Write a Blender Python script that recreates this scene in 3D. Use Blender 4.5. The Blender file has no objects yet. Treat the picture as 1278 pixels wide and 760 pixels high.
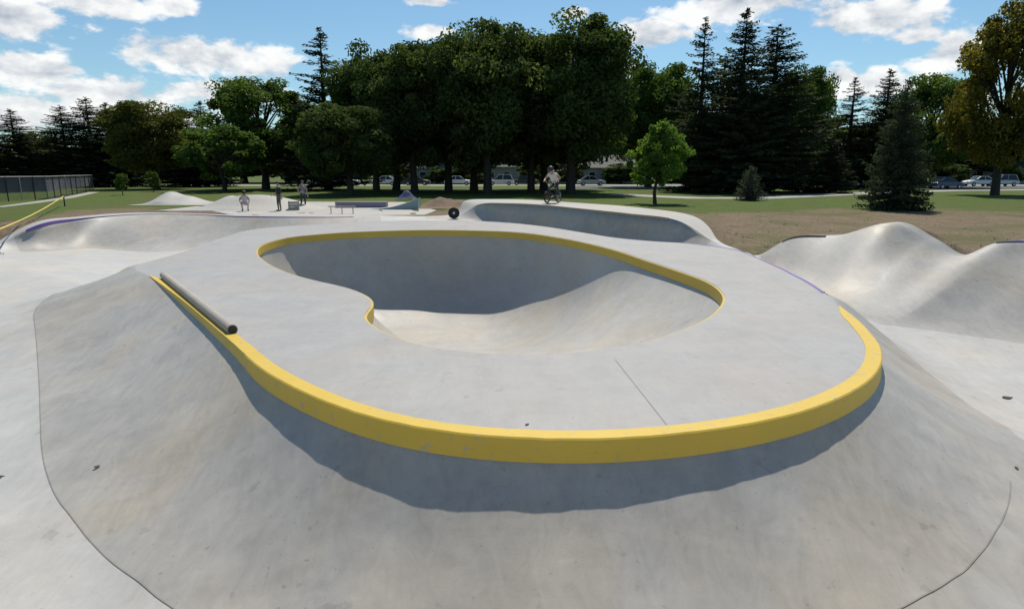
import bpy, bmesh, math, random
from mathutils import Vector, Matrix, noise
from mathutils.geometry import tessellate_polygon
R = math.radians
S = bpy.context.scene
C = S.collection

# ------------------------------------------------------------------ camera
F, CX, CY, CAM_H = 800.0, 639.0, 380.0, 2.0
PITCH = math.atan(165 / 800)
cam = bpy.data.cameras.new('camera')
cam_o = bpy.data.objects.new('camera', cam); C.objects.link(cam_o)
cam_o.location = (0, 0, CAM_H); cam_o.rotation_euler = (math.pi / 2 - PITCH, 0, 0)
cam.sensor_width = 36; cam.lens = 36 * F / 1278; cam.clip_end = 3000; cam.clip_start = 0.05
S.camera = cam_o

def ray(px, py):
    u, v = (px - CX) / F, (CY - py) / F
    return Vector((u, math.cos(PITCH) + v * math.sin(PITCH), -math.sin(PITCH) + v * math.cos(PITCH)))
def P(px, py, z=0.0):                     # survey: sight line met with a level plane
    d = ray(px, py); t = (z - CAM_H) / d.z
    return Vector((d.x * t, d.y * t, z))
def PY(px, py, Y):                        # survey: sight line met with a distance
    d = ray(px, py); t = Y / d.y
    return Vector((d.x * t, Y, CAM_H + d.z * t))

# ------------------------------------------------------------------ sun, sky, exposure
SUN_AZ, SUN_EL = R(10), R(58)             # azimuth measured from +Y towards +X
SUN_D = Vector((math.sin(SUN_AZ) * math.cos(SUN_EL), math.cos(SUN_AZ) * math.cos(SUN_EL), math.sin(SUN_EL)))
sun = bpy.data.lights.new('sun', 'SUN'); sun.energy = 4.4; sun.angle = R(0.55); sun.color = (1, .935, .83)
sun_o = bpy.data.objects.new('sun', sun); C.objects.link(sun_o)
sun_o.rotation_euler = (-SUN_D).to_track_quat('-Z', 'Y').to_euler()
S.view_settings.view_transform = 'Standard'; S.view_settings.look = 'None'
S.view_settings.exposure = 0.06; S.view_settings.gamma = 1.0
S.cycles.use_denoising = True
S.cycles.max_bounces = 6; S.cycles.transparent_max_bounces = 12

class NT:
    def __init__(s, tree): s.t = tree; s.n = tree.nodes; s.l = tree.links
    def new(s, typ, **kw):
        n = s.n.new(typ)
        for k, v in kw.items(): setattr(n, k, v)
        return n
    def put(s, sock, v):
        if v is None: return
        if isinstance(v, bpy.types.NodeSocket): s.l.new(v, sock)
        else: sock.default_value = v
    def m(s, op, a, b=None, c=None, clamp=False):
        n = s.new('ShaderNodeMath', operation=op, use_clamp=clamp)
        for i, v in enumerate((a, b, c)): s.put(n.inputs[i], v)
        return n.outputs[0]
    def vm(s, op, a, b=None):
        n = s.new('ShaderNodeVectorMath', operation=op)
        s.put(n.inputs[0], a); s.put(n.inputs[1], b)
        return n.outputs['Value' if op in ('LENGTH', 'DOT_PRODUCT') else 'Vector']
    def noise(s, vec, scale, detail=4, rough=.55, dist=0.0):
        n = s.new('ShaderNodeTexNoise'); s.put(n.inputs['Vector'], vec)
        n.inputs['Scale'].default_value = scale; n.inputs['Detail'].default_value = detail
        n.inputs['Roughness'].default_value = rough; n.inputs['Distortion'].default_value = dist
        return n.outputs['Fac']
    def sstep(s, x, a, b, lo=0.0, hi=1.0):
        n = s.new('ShaderNodeMapRange', interpolation_type='SMOOTHSTEP'); s.put(n.inputs[0], x)
        for i, v in enumerate((a, b, lo, hi)): n.inputs[i + 1].default_value = v
        return n.outputs[0]
    def mix(s, f, a, b, mode='MIX'):
        n = s.new('ShaderNodeMix', data_type='RGBA', blend_type=mode); s.put(n.inputs[0], f)
        for i, v in ((6, a), (7, b)):
            if not isinstance(v, bpy.types.NodeSocket) and len(v) == 3: v = (*v, 1)
            s.put(n.inputs[i], v)
        return n.outputs[2]

# world: daylight sky with broken cumulus
W = bpy.data.worlds.new('World'); S.world = W; W.use_nodes = True
W.cycles.sampling_method = 'MANUAL'; W.cycles.sample_map_resolution = 512
w = NT(W.node_tree); w.n.clear()
SKY_S = 0.075
sky = w.new('ShaderNodeTexSky', sky_type='NISHITA', sun_disc=False)
sky.sun_elevation = SUN_EL; sky.sun_rotation = SUN_AZ; sky.air_density = 1.0; sky.dust_density = .4; sky.ozone_density = 1.6
tc = w.new('ShaderNodeTexCoord')
sep = w.new('ShaderNodeSeparateXYZ'); w.l.new(tc.outputs['Generated'], sep.inputs[0])
az = w.m('ARCTAN2', sep.outputs[0], sep.outputs[1]); el = w.m('ARCSINE', sep.outputs[2])
cmb = w.new('ShaderNodeCombineXYZ'); w.put(cmb.inputs[0], az); w.put(cmb.inputs[1], el)
ae = cmb.outputs[0]
blobs = [(20, 22, 95, 36), (95, 2, 95, 22), (215, 5, 45, 16), (40, 86, 72, 26), (255, 72, 128, 32),
         (130, 118, 110, 30), (280, 116, 100, 26), (50, 142, 95, 26), (180, 150, 120, 20), (540, 40, 52, 15), (530, 3, 48, 8),
         (718, 18, 38, 11), (808, 46, 60, 28), (790, 86, 32, 16), (925, 8, 120, 30), (1095, 24, 100, 34), (1140, 46, 50, 16),
         (1195, 66, 62, 38), (1040, 102, 46, 26), (1092, 104, 46, 22), (1180, 122, 60, 22), (690, 90, 60, 16)]
acc = None
for px, py, rx, ry in blobs:
    d = ray(px, py).normalized()
    s1 = w.vm('SUBTRACT', ae, (math.atan2(d.x, d.y), math.asin(d.z), 0))
    ln = w.vm('LENGTH', w.vm('MULTIPLY', s1, (F / (rx * .80), F / (ry * .80), 0)))
    f = w.m('SUBTRACT', 1.0, ln)
    acc = f if acc is None else w.m('MAXIMUM', acc, f)
far_n = w.m('MULTIPLY_ADD', w.noise(tc.outputs['Generated'], 3.0, 3), 5.0, -3.5)
out_f = w.m('MAXIMUM', w.sstep(el, .27, .36), w.sstep(w.m('ABSOLUTE', az), .72, .85))
acc = w.m('MAXIMUM', w.m('MAXIMUM', acc, -1.0), w.m('SUBTRACT', w.m('MULTIPLY', w.m('ADD', far_n, 1.0), out_f), 1.0))
warp = w.vm('MULTIPLY', ae, (1.0, 1.7, 1.0))
n1 = w.noise(warp, 13, 8, .58, .15)
n2 = w.noise(w.vm('ADD', warp, (0.004, 0.035, 0)), 13, 8, .58, .15)
dens = w.m('MULTIPLY_ADD', w.m('SUBTRACT', n1, .5), 2.7, acc)
alpha = w.sstep(dens, .10, .46)
lit = w.m('ADD', w.m('MULTIPLY', w.m('SUBTRACT', n1, n2), 3.0), .74)  # sun shading put into the cloud colour: brighter tops, greyer undersides and cores
lit = w.m('SUBTRACT', lit, w.sstep(dens, .5, 1.5, 0, .22))
ccol = w.mix(w.m('MULTIPLY', lit, 1.0, clamp=True), (5.2, 5.9, 7.0), (13, 13, 12.8))
skyc = w.mix(1.0, sky.outputs[0], (1.0, 1.27, 1.34), 'MULTIPLY')
col = w.mix(w.m('MULTIPLY', alpha, .95), skyc, ccol)
bg = w.new('ShaderNodeBackground'); w.put(bg.inputs[0], col); bg.inputs[1].default_value = SKY_S
wo = w.new('ShaderNodeOutputWorld'); w.l.new(bg.outputs[0], wo.inputs[0])

# ------------------------------------------------------------------ materials
def mat(name):
    m = bpy.data.materials.new(name); m.use_nodes = True
    t = NT(m.node_tree); t.n.clear()
    o = t.new('ShaderNodeOutputMaterial'); b = t.new('ShaderNodeBsdfPrincipled')
    t.l.new(b.outputs[0], o.inputs[0])
    t.obj = t.new('ShaderNodeTexCoord').outputs['Object']
    return m, t, b, o
def rgb(c): return (c[0], c[1], c[2], 1)

def nzc(t, v):
    n = t.new('ShaderNodeTexNoise'); t.put(n.inputs['Vector'], v); n.inputs['Scale'].default_value = 1.1; n.inputs['Detail'].default_value = 5
    return n.outputs['Color']
def concrete(name, base, var=.16, warm=(1.06, 1.0, .90), rough=.5, streak=.10, joint=None):
    m, t, b, o = mat(name)
    v = t.obj
    big = t.noise(v, .33, 4, .6, .6); mid = t.noise(v, 1.7, 6, .62, .8); fine = t.noise(v, 9, 6, .7); gr = t.noise(v, 90, 3, .7)
    sw = t.noise(t.vm('MULTIPLY', v, (2.2, .5, 2.0)), 2.3, 6, .65, 1.6)
    k = t.m('ADD', t.m('MULTIPLY', t.m('SUBTRACT', big, .5), var * 2.2), 1.0)
    k = t.m('ADD', k, t.m('MULTIPLY', t.m('SUBTRACT', mid, .5), var * 1.9))
    k = t.m('ADD', k, t.m('MULTIPLY', t.m('SUBTRACT', sw, .5), streak * 2.4))
    k = t.m('ADD', k, t.m('MULTIPLY', t.m('SUBTRACT', fine, .5), .16))
    k = t.m('ADD', k, t.m('MULTIPLY', t.m('SUBTRACT', gr, .5), .13))
    spots = t.m('ADD', t.sstep(t.noise(v, 5.5, 3, .5), .66, .74, 0, .16), t.sstep(t.noise(v, 17, 2, .5), .70, .76, 0, .22))          # small dark stains
    k = t.m('SUBTRACT', k, spots)
    scr = t.sstep(t.m('ABSOLUTE', t.m('SUBTRACT', t.noise(t.vm('MULTIPLY', v, (1, .35, 1)), 3.1, 2, .5, 2.2), .5)), .0, .008, .16, 0)
    k = t.m('SUBTRACT', k, t.m('MULTIPLY', scr, t.sstep(big, .45, .6)))  # wheel scuffs
    tint = t.mix(t.sstep(t.noise(v, .55, 3, .5, .5), .40, .68), base, tuple(base[i] * warm[i] for i in range(3)))
    sw2 = t.noise(t.vm('MULTIPLY', v, (.45, 1.8, 1.0)), 1.1, 5, .6, 3.5)                 # broad trowel sweeps
    k = t.m('ADD', k, t.m('MULTIPLY', t.m('SUBTRACT', sw2, .5), var * .9))
    vo = t.new('ShaderNodeTexVoronoi', feature='DISTANCE_TO_EDGE'); vo.inputs['Scale'].default_value = .42
    t.put(vo.inputs['Vector'], t.vm('ADD', v, t.vm('MULTIPLY', nzc(t, v), (.5, .5, .5))))
    hair = t.m('MULTIPLY', t.sstep(t.m('ADD', vo.outputs['Distance'], t.m('MULTIPLY', t.m('ABSOLUTE', t.m('SUBTRACT', fine, .5)), .05)), .0, .006, .22, 0), t.sstep(big, .50, .60))
    k = t.m('SUBTRACT', k, hair)                                                            # hairline cracks
    cm = t.new('ShaderNodeCombineColor')
    for i in range(3): t.put(cm.inputs[i], k)
    t.put(b.inputs['Base Color'], t.mix(1.0, tint, cm.outputs[0], 'MULTIPLY'))
    t.put(b.inputs['Roughness'], t.m('ADD', t.m('MULTIPLY', mid, .3), rough - .12))
    b.inputs['Specular IOR Level'].default_value = .38
    bp = t.new('ShaderNodeBump'); bp.inputs['Strength'].default_value = .22; bp.inputs['Distance'].default_value = .012
    t.put(bp.inputs['Height'], t.m('ADD', t.m('ADD', t.m('MULTIPLY', fine, .5), t.m('MULTIPLY', gr, .18)), t.m('MULTIPLY', mid, 1.0)))
    t.l.new(bp.outputs[0], b.inputs['Normal'])
    return m
M_DECK = concrete('smooth_concrete', (.355, .344, .328), .11, (1.04, 1.0, .95), .50, .09)
M_WALL = concrete('transition_concrete', (.372, .356, .325), .21, (1.07, 1.0, .90), .52, .18)
M_BOWL = concrete('bowl_concrete', (.42, .405, .375), .17, (1.05, 1.0, .92), .52, .07)
M_FLOOR = concrete('floor_concrete', (.46, .448, .42), .14, (1.05, 1.0, .92), .52, .12)
M_PALE = concrete('pale_concrete', (.40, .385, .35), .12, (1.05, 1.0, .93), .6, .05)
M_OLD = concrete('path_concrete', (.33, .32, .30), .12, (1.04, 1.0, .93), .8, .05)
M_ASPHALT = concrete('asphalt', (.085, .085, .088), .15, (1.02, 1.0, .97), .85, .05)

def paint(name, c, rough=.45, wear=.35, under=(.33, .32, .30), var=.12, metal=0.0):
    m, t, b, o = mat(name)
    n = t.noise(t.obj, 7, 6, .7, .4); g = t.noise(t.obj, 38, 4, .7); l = t.noise(t.obj, 1.3, 4, .6)
    k = t.m('ADD', t.m('MULTIPLY', t.m('SUBTRACT', l, .5), var * 2), t.m('ADD', t.m('MULTIPLY', t.m('SUBTRACT', g, .5), var), 1.0))
    cm = t.new('ShaderNodeCombineColor')
    for i in range(3): t.put(cm.inputs[i], k)
    worn = t.sstep(n, .68 - wear * .2, .78 - wear * .2)
    sc = t.m('MULTIPLY', t.sstep(t.noise(t.vm('MULTIPLY', t.obj, (1.0, 1.0, 3.5)), 10, 5, .75, 1.2), .60, .72), wear)
    c = t.mix(sc, rgb(c), tuple(q * .35 for q in c))
    t.put(b.inputs['Base Color'], t.mix(t.m('MULTIPLY', worn, .62), t.mix(1.0, c, cm.outputs[0], 'MULTIPLY'), rgb(under)))
    t.put(b.inputs['Roughness'], t.m('ADD', t.m('MULTIPLY', g, .2), rough - .1)); b.inputs['Metallic'].default_value = metal
    bp = t.new('ShaderNodeBump'); bp.inputs['Strength'].default_value = .15; bp.inputs['Distance'].default_value = .004
    t.put(bp.inputs['Height'], t.m('ADD', n, t.m('MULTIPLY', g, .4))); t.l.new(bp.outputs[0], b.inputs['Normal'])
    return m
M_YEL = paint('yellow_paint', (.62, .42, .045), .55, .5)
M_YELD = paint('bowl_yellow_paint', (.58, .40, .06), .5, .35)
M_PURP = paint('purple_paint', (.16, .09, .33), .5, .2)
M_PIPE = paint('weathered_pipe', (.37, .335, .285), .75, .5, (.16, .13, .10), .25, .1)
M_STEEL = paint('galvanised_steel', (.36, .345, .32), .5, .45, (.2, .17, .14), .22, .35)
M_DARKST = paint('dark_steel', (.03, .03, .033), .5, .3, (.06, .05, .04), .2, .3)
M_RUB = paint('black_rubber', (.015, .015, .016), .75, .2, (.04, .04, .04))
M_WHITEP = paint('white_paint', (.78, .78, .76), .35, .1, (.6, .6, .6), .05)
M_TEAL = paint('teal_paint', (.24, .32, .34), .5, .3, (.4, .4, .4))
M_NAVY = paint('navy_cloth', (.03, .045, .13), .8, .2, (.1, .1, .14))
M_MAUVE = paint('mauve_paint', (.24, .20, .26), .6, .3, (.4, .4, .4))
M_TERRA = paint('rust_edge', (.20, .12, .06), .8, .4, (.3, .28, .24))
M_TAN = paint('tan_edge', (.34, .29, .21), .8, .4)
M_BLUECAR = paint('blue_paint', (.04, .07, .16), .3, .0, (.04, .07, .16), .05)
M_SILVER = paint('silver_paint', (.50, .51, .53), .3, .0, (.5, .5, .5), .05, .3)
M_REDCAR = paint('red_paint', (.30, .03, .03), .3, .0, (.3, .03, .03), .05)
M_DARKCAR = paint('charcoal_paint', (.05, .052, .056), .3, .0, (.05, .05, .05), .05)
M_ROOF = paint('grey_shingle', (.13, .125, .12), .85, .3, (.2, .19, .18), .2)
M_SIDING = paint('pale_siding', (.36, .36, .35), .7, .1, (.4, .4, .4), .08)
M_SIDING2 = paint('tan_siding', (.38, .34, .28), .7, .1, (.3, .3, .3), .08)
M_ROPE = paint('yellow_rope', (.62, .48, .10), .7, .1, (.5, .4, .1), .2)
M_SKIN = paint('skin', (.42, .25, .18), .55, 0, (.42, .25, .18), .06)
M_HAIR = paint('brown_hair', (.04, .026, .018), .6, 0, (.04, .026, .018), .2)
M_SHIRTW = paint('pale_shirt', (.62, .60, .62), .85, 0, (.6, .6, .6), .08)
M_SHIRTR = paint('red_shirt', (.30, .07, .07), .85, 0, (.3, .07, .07), .1)
M_SHIRTB = paint('black_shirt', (.025, .025, .03), .85, 0, (.02, .02, .02), .1)
M_SHIRTG = paint('grey_shirt', (.20, .20, .23), .85, 0, (.2, .2, .2), .1)
M_PANTS = paint('dark_trousers', (.035, .04, .06), .85, 0, (.03, .03, .05), .1)
M_PANTSG = paint('olive_trousers', (.10, .10, .08), .85, 0, (.1, .1, .08), .1)
M_LEAFDRY = paint('dry_leaf', (.05, .035, .02), .8, .2, (.1, .06, .03), .3)
m, t, b, o = mat('dark_glass'); b.inputs['Base Color'].default_value = (.02, .025, .03, 1); b.inputs['Roughness'].default_value = .08; M_GLASS = m
t.put(b.inputs['Roughness'], t.m('MULTIPLY_ADD', t.noise(t.obj, 6, 3), .08, .05))

# chain link: woven wire pattern in object space
m, t, b, o = mat('chain_link')
b.inputs['Base Color'].default_value = (.035, .038, .045, 1); b.inputs['Roughness'].default_value = .5
sp = t.new('ShaderNodeSeparateXYZ'); t.l.new(t.obj, sp.inputs[0])
def wires(a):
    f = t.m('FRACT', t.m('MULTIPLY', a, 11.0)); return t.m('LESS_THAN', t.m('ABSOLUTE', t.m('SUBTRACT', f, .5)), .11)
fac = t.m('MAXIMUM', wires(t.m('ADD', sp.outputs[0], sp.outputs[2])), wires(t.m('SUBTRACT', sp.outputs[0], sp.outputs[2])))
tr = t.new('ShaderNodeBsdfTransparent'); mx = t.new('ShaderNodeMixShader'); t.put(mx.inputs[0], fac)
t.l.new(tr.outputs[0], mx.inputs[1]); t.l.new(b.outputs[0], mx.inputs[2]); t.l.new(mx.outputs[0], o.inputs[0]); M_CHAIN = m
M_SCREEN = paint('blue_grey_windscreen', (.17, .19, .235), .85, .2, (.2, .2, .25), .15)

# ground: lawn, with bare earth around the concrete (attribute 'edge' = how far out from it)
m, t, b, o = mat('lawn_and_earth')
at = t.new('ShaderNodeAttribute', attribute_name='edge')
nb = t.noise(t.obj, .22, 5, .6, .5); nm = t.noise(t.obj, 1.1, 6, .65, .5); nf = t.noise(t.obj, 7, 6, .75); ng = t.noise(t.obj, 42, 4, .8)
e = t.m('ADD', at.outputs['Fac'], t.m('ADD', t.m('MULTIPLY', t.m('SUBTRACT', nb, .5), 1.1), t.m('MULTIPLY', t.m('SUBTRACT', nm, .5), 1.2)))
gmask = t.sstep(e, .95, 1.3)
grass = t.mix(t.sstep(nm, .35, .65), (.080, .128, .026), (.118, .148, .042))
grass = t.mix(t.sstep(nb, .48, .66), grass, (.125, .118, .050))
grass = t.mix(t.sstep(nf, .42, .72), grass, (.045, .072, .016))
earth = t.mix(t.sstep(nm, .3, .7), (.19, .143, .095), (.27, .212, .14))
earth = t.mix(t.sstep(nf, .35, .75), earth, (.105, .075, .052))
earth = t.mix(t.sstep(t.m('ADD', nb, t.m('MULTIPLY', t.m('SUBTRACT', nf, .5), .5)), .50, .60), earth, (.135, .125, .062))
spk = t.new('ShaderNodeCombineColor')
for i in range(3): t.put(spk.inputs[i], t.m('MULTIPLY_ADD', ng, 1.1, .45))
t.put(b.inputs['Base Color'], t.mix(1.0, t.mix(gmask, earth, grass), spk.outputs[0], 'MULTIPLY'))
b.inputs['Roughness'].default_value = .95; b.inputs['Specular IOR Level'].default_value = .1
bp = t.new('ShaderNodeBump'); bp.inputs['Strength'].default_value = .6; bp.inputs['Distance'].default_value = .08
t.put(bp.inputs['Height'], t.m('ADD', nf, t.m('MULTIPLY', ng, .5))); t.l.new(bp.outputs[0], b.inputs['Normal']); M_GROUND = m
M_EARTH = concrete('loose_earth', (.19, .14, .098), .3, (1.1, 1.0, .8), .95, .2)

def leaf_mat(name, a, c, trans=.3):
    m, t, b, o = mat(name)
    at = t.new('ShaderNodeAttribute', attribute_name='tone')
    colr = t.mix(at.outputs['Fac'], rgb(a), rgb(c))
    colr = t.mix(t.sstep(t.noise(t.obj, 1.2, 3), .35, .7), colr, t.mix(1.0, colr, (.72, .8, .7), 'MULTIPLY'))
    t.put(b.inputs['Base Color'], colr); b.inputs['Roughness'].default_value = .8; b.inputs['Specular IOR Level'].default_value = .08
    tl = t.new('ShaderNodeBsdfTranslucent'); t.put(tl.inputs[0], t.mix(1.0, colr, (1.3, 1.35, .7), 'MULTIPLY'))
    mx = t.new('ShaderNodeMixShader'); mx.inputs[0].default_value = trans
    t.l.new(b.outputs[0], mx.inputs[1]); t.l.new(tl.outputs[0], mx.inputs[2]); t.l.new(mx.outputs[0], o.inputs[0])
    return m
L_OAK = leaf_mat('oak_leaves', (0.052, 0.076, 0.027), (0.12, 0.155, 0.056), 0.48)
L_MID = leaf_mat('green_leaves', (0.055, 0.098, 0.024), (0.135, 0.19, 0.05), 0.48)
L_OLIVE = leaf_mat('olive_leaves', (0.075, 0.085, 0.022), (0.16, 0.16, 0.045), 0.45)
L_GOLD = leaf_mat('yellowing_leaves', (0.1, 0.095, 0.02), (0.24, 0.19, 0.04), 0.42)
L_BRIGHT = leaf_mat('bright_leaves', (0.085, 0.16, 0.03), (0.19, 0.28, 0.065), 0.5)
L_FIR = leaf_mat('spruce_needles', (0.045, 0.06, 0.036), (0.085, 0.108, 0.066), 0.25)
L_BLUE = leaf_mat('blue_spruce_needles', (0.055, 0.075, 0.055), (0.1, 0.13, 0.09), 0.25)
m, t, b, o = mat('bark'); nz = t.noise(t.vm('MULTIPLY', t.obj, (6, 6, 1)), 3, 6, .7)
t.put(b.inputs['Base Color'], t.mix(nz, (.022, .017, .013), (.075, .060, .046))); b.inputs['Roughness'].default_value = .9; M_BARK = m

# ------------------------------------------------------------------ object helpers
def tag(o, label=None, cat=None, group=None, kind=None):
    if label: o['label'] = label
    if cat: o['category'] = cat
    if group: o['group'] = group
    if kind: o['kind'] = kind
    return o
def empty(name, loc, label, cat, group=None, rz=0.0):
    o = bpy.data.objects.new(name, None); C.objects.link(o); o.location = loc; o.rotation_euler = (0, 0, rz)
    o.empty_display_size = .2
    return tag(o, label, cat, group)
def mesh_obj(name, verts, faces, material, parent=None, smooth=True, normals=None):
    me = bpy.data.meshes.new(name); me.from_pydata([tuple(v) for v in verts], [], faces)
    mats = material if isinstance(material, (list, tuple)) else [material]
    for mm in mats: me.materials.append(mm)
    if smooth: me.polygons.foreach_set('use_smooth', [True] * len(me.polygons))
    me.update()
    if normals is not None: me.normals_split_custom_set_from_vertices([tuple(n) for n in normals])
    o = bpy.data.objects.new(name, me); C.objects.link(o)
    if parent: o.parent = parent
    return o
class MB:                                   # mesh builder
    def __init__(s): s.v = []; s.f = []
    def add(s, v, f):
        k = len(s.v); s.v += [Vector(x) for x in v]; s.f += [tuple(i + k for i in q) for q in f]; return s
    def box(s, c, d, rz=0.0, taper=1.0, bev=0.0):
        bm = bmesh.new(); bmesh.ops.create_cube(bm, size=1)
        for q in bm.verts:
            k = taper if q.co.z > 0 else 1
            q.co = Vector((q.co.x * d[0] * k, q.co.y * d[1] * k, q.co.z * d[2]))
        if bev: bmesh.ops.bevel(bm, geom=bm.edges[:], offset=bev, segments=2, affect='EDGES')
        M = Matrix.Translation(c) @ Matrix.Rotation(rz, 4, 'Z')
        s.add([M @ q.co for q in bm.verts], [[q.index for q in f.verts] for f in bm.faces]) if not bm.verts.index_update() else 0
        bm.free(); return s
    def tube(s, pts, r, n=8, caps=True):
        pts = [Vector(p) for p in pts]; k0 = len(s.v); rr = r if isinstance(r, (list, tuple)) else [r] * len(pts)
        up = None
        for i, p in enumerate(pts):
            d = (pts[min(i + 1, len(pts) - 1)] - pts[max(i - 1, 0)]).normalized()
            if up is None: up = d.orthogonal().normalized()
            up = (up - d * up.dot(d)).normalized(); sd = d.cross(up)
            for j in range(n):
                a = 2 * math.pi * j / n; s.v.append(p + (up * math.cos(a) + sd * math.sin(a)) * rr[i])
        for i in range(len(pts) - 1):
            for j in range(n):
                a = k0 + i * n + j; b2 = k0 + i * n + (j + 1) % n; s.f.append((a, b2, b2 + n, a + n))
        if caps:
            s.f.append(tuple(k0 + j for j in range(n))[::-1]); k1 = k0 + (len(pts) - 1) * n; s.f.append(tuple(k1 + j for j in range(n)))
        return s
    def ring(s, c, R0, r, axis='Y', n=28, m=8):
        k0 = len(s.v); c = Vector(c)
        for i in range(n):
            a = 2 * math.pi * i / n
            for j in range(m):
                b2 = 2 * math.pi * j / m; q = R0 + r * math.cos(b2); h = r * math.sin(b2)
                v = (q * math.cos(a), h, q * math.sin(a)) if axis == 'Y' else ((h, q * math.cos(a), q * math.sin(a)) if axis == 'X' else (q * math.cos(a), q * math.sin(a), h))
                s.v.append(c + Vector(v))
        for i in range(n):
            for j in range(m):
                s.f.append((k0 + i * m + j, k0 + i * m + (j + 1) % m, k0 + (i + 1) % n * m + (j + 1) % m, k0 + (i + 1) % n * m + j))
        return s
    def build(s, name, material, parent=None, smooth=True):
        o = mesh_obj(name, s.v, s.f, material, parent, False)
        bm = bmesh.new(); bm.from_mesh(o.data); bmesh.ops.recalc_face_normals(bm, faces=bm.faces[:]); bm.to_mesh(o.data); bm.free()
        if smooth:
            o.data.polygons.foreach_set('use_smooth', [True] * len(o.data.polygons)); o.data.set_sharp_from_angle(angle=R(40))
        return o
def catmull(p0, p1, p2, p3, t):
    return 0.5 * ((2 * p1) + (p2 - p0) * t + (2 * p0 - 5 * p1 + 4 * p2 - p3) * t * t + (3 * p1 - p0 - 3 * p2 + p3) * t ** 3)
def lerp(a, b, t): return a + (b - a) * t
def sm(t): t = max(0, min(1, t)); return t * t * (3 - 2 * t)
def copy_tree(root, loc, rz=0.0, scale=None):
    r = root.copy(); C.objects.link(r); r.location = loc; r.rotation_euler = (0, 0, rz)
    if scale: r.scale = scale
    for ch in root.children:
        c = ch.copy(); C.objects.link(c); c.parent = r
        for g in ch.children:
            d = g.copy(); C.objects.link(d); d.parent = c
    return r

# ================================================================== THE SKATEPARK
FLOOR = -1.3
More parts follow.
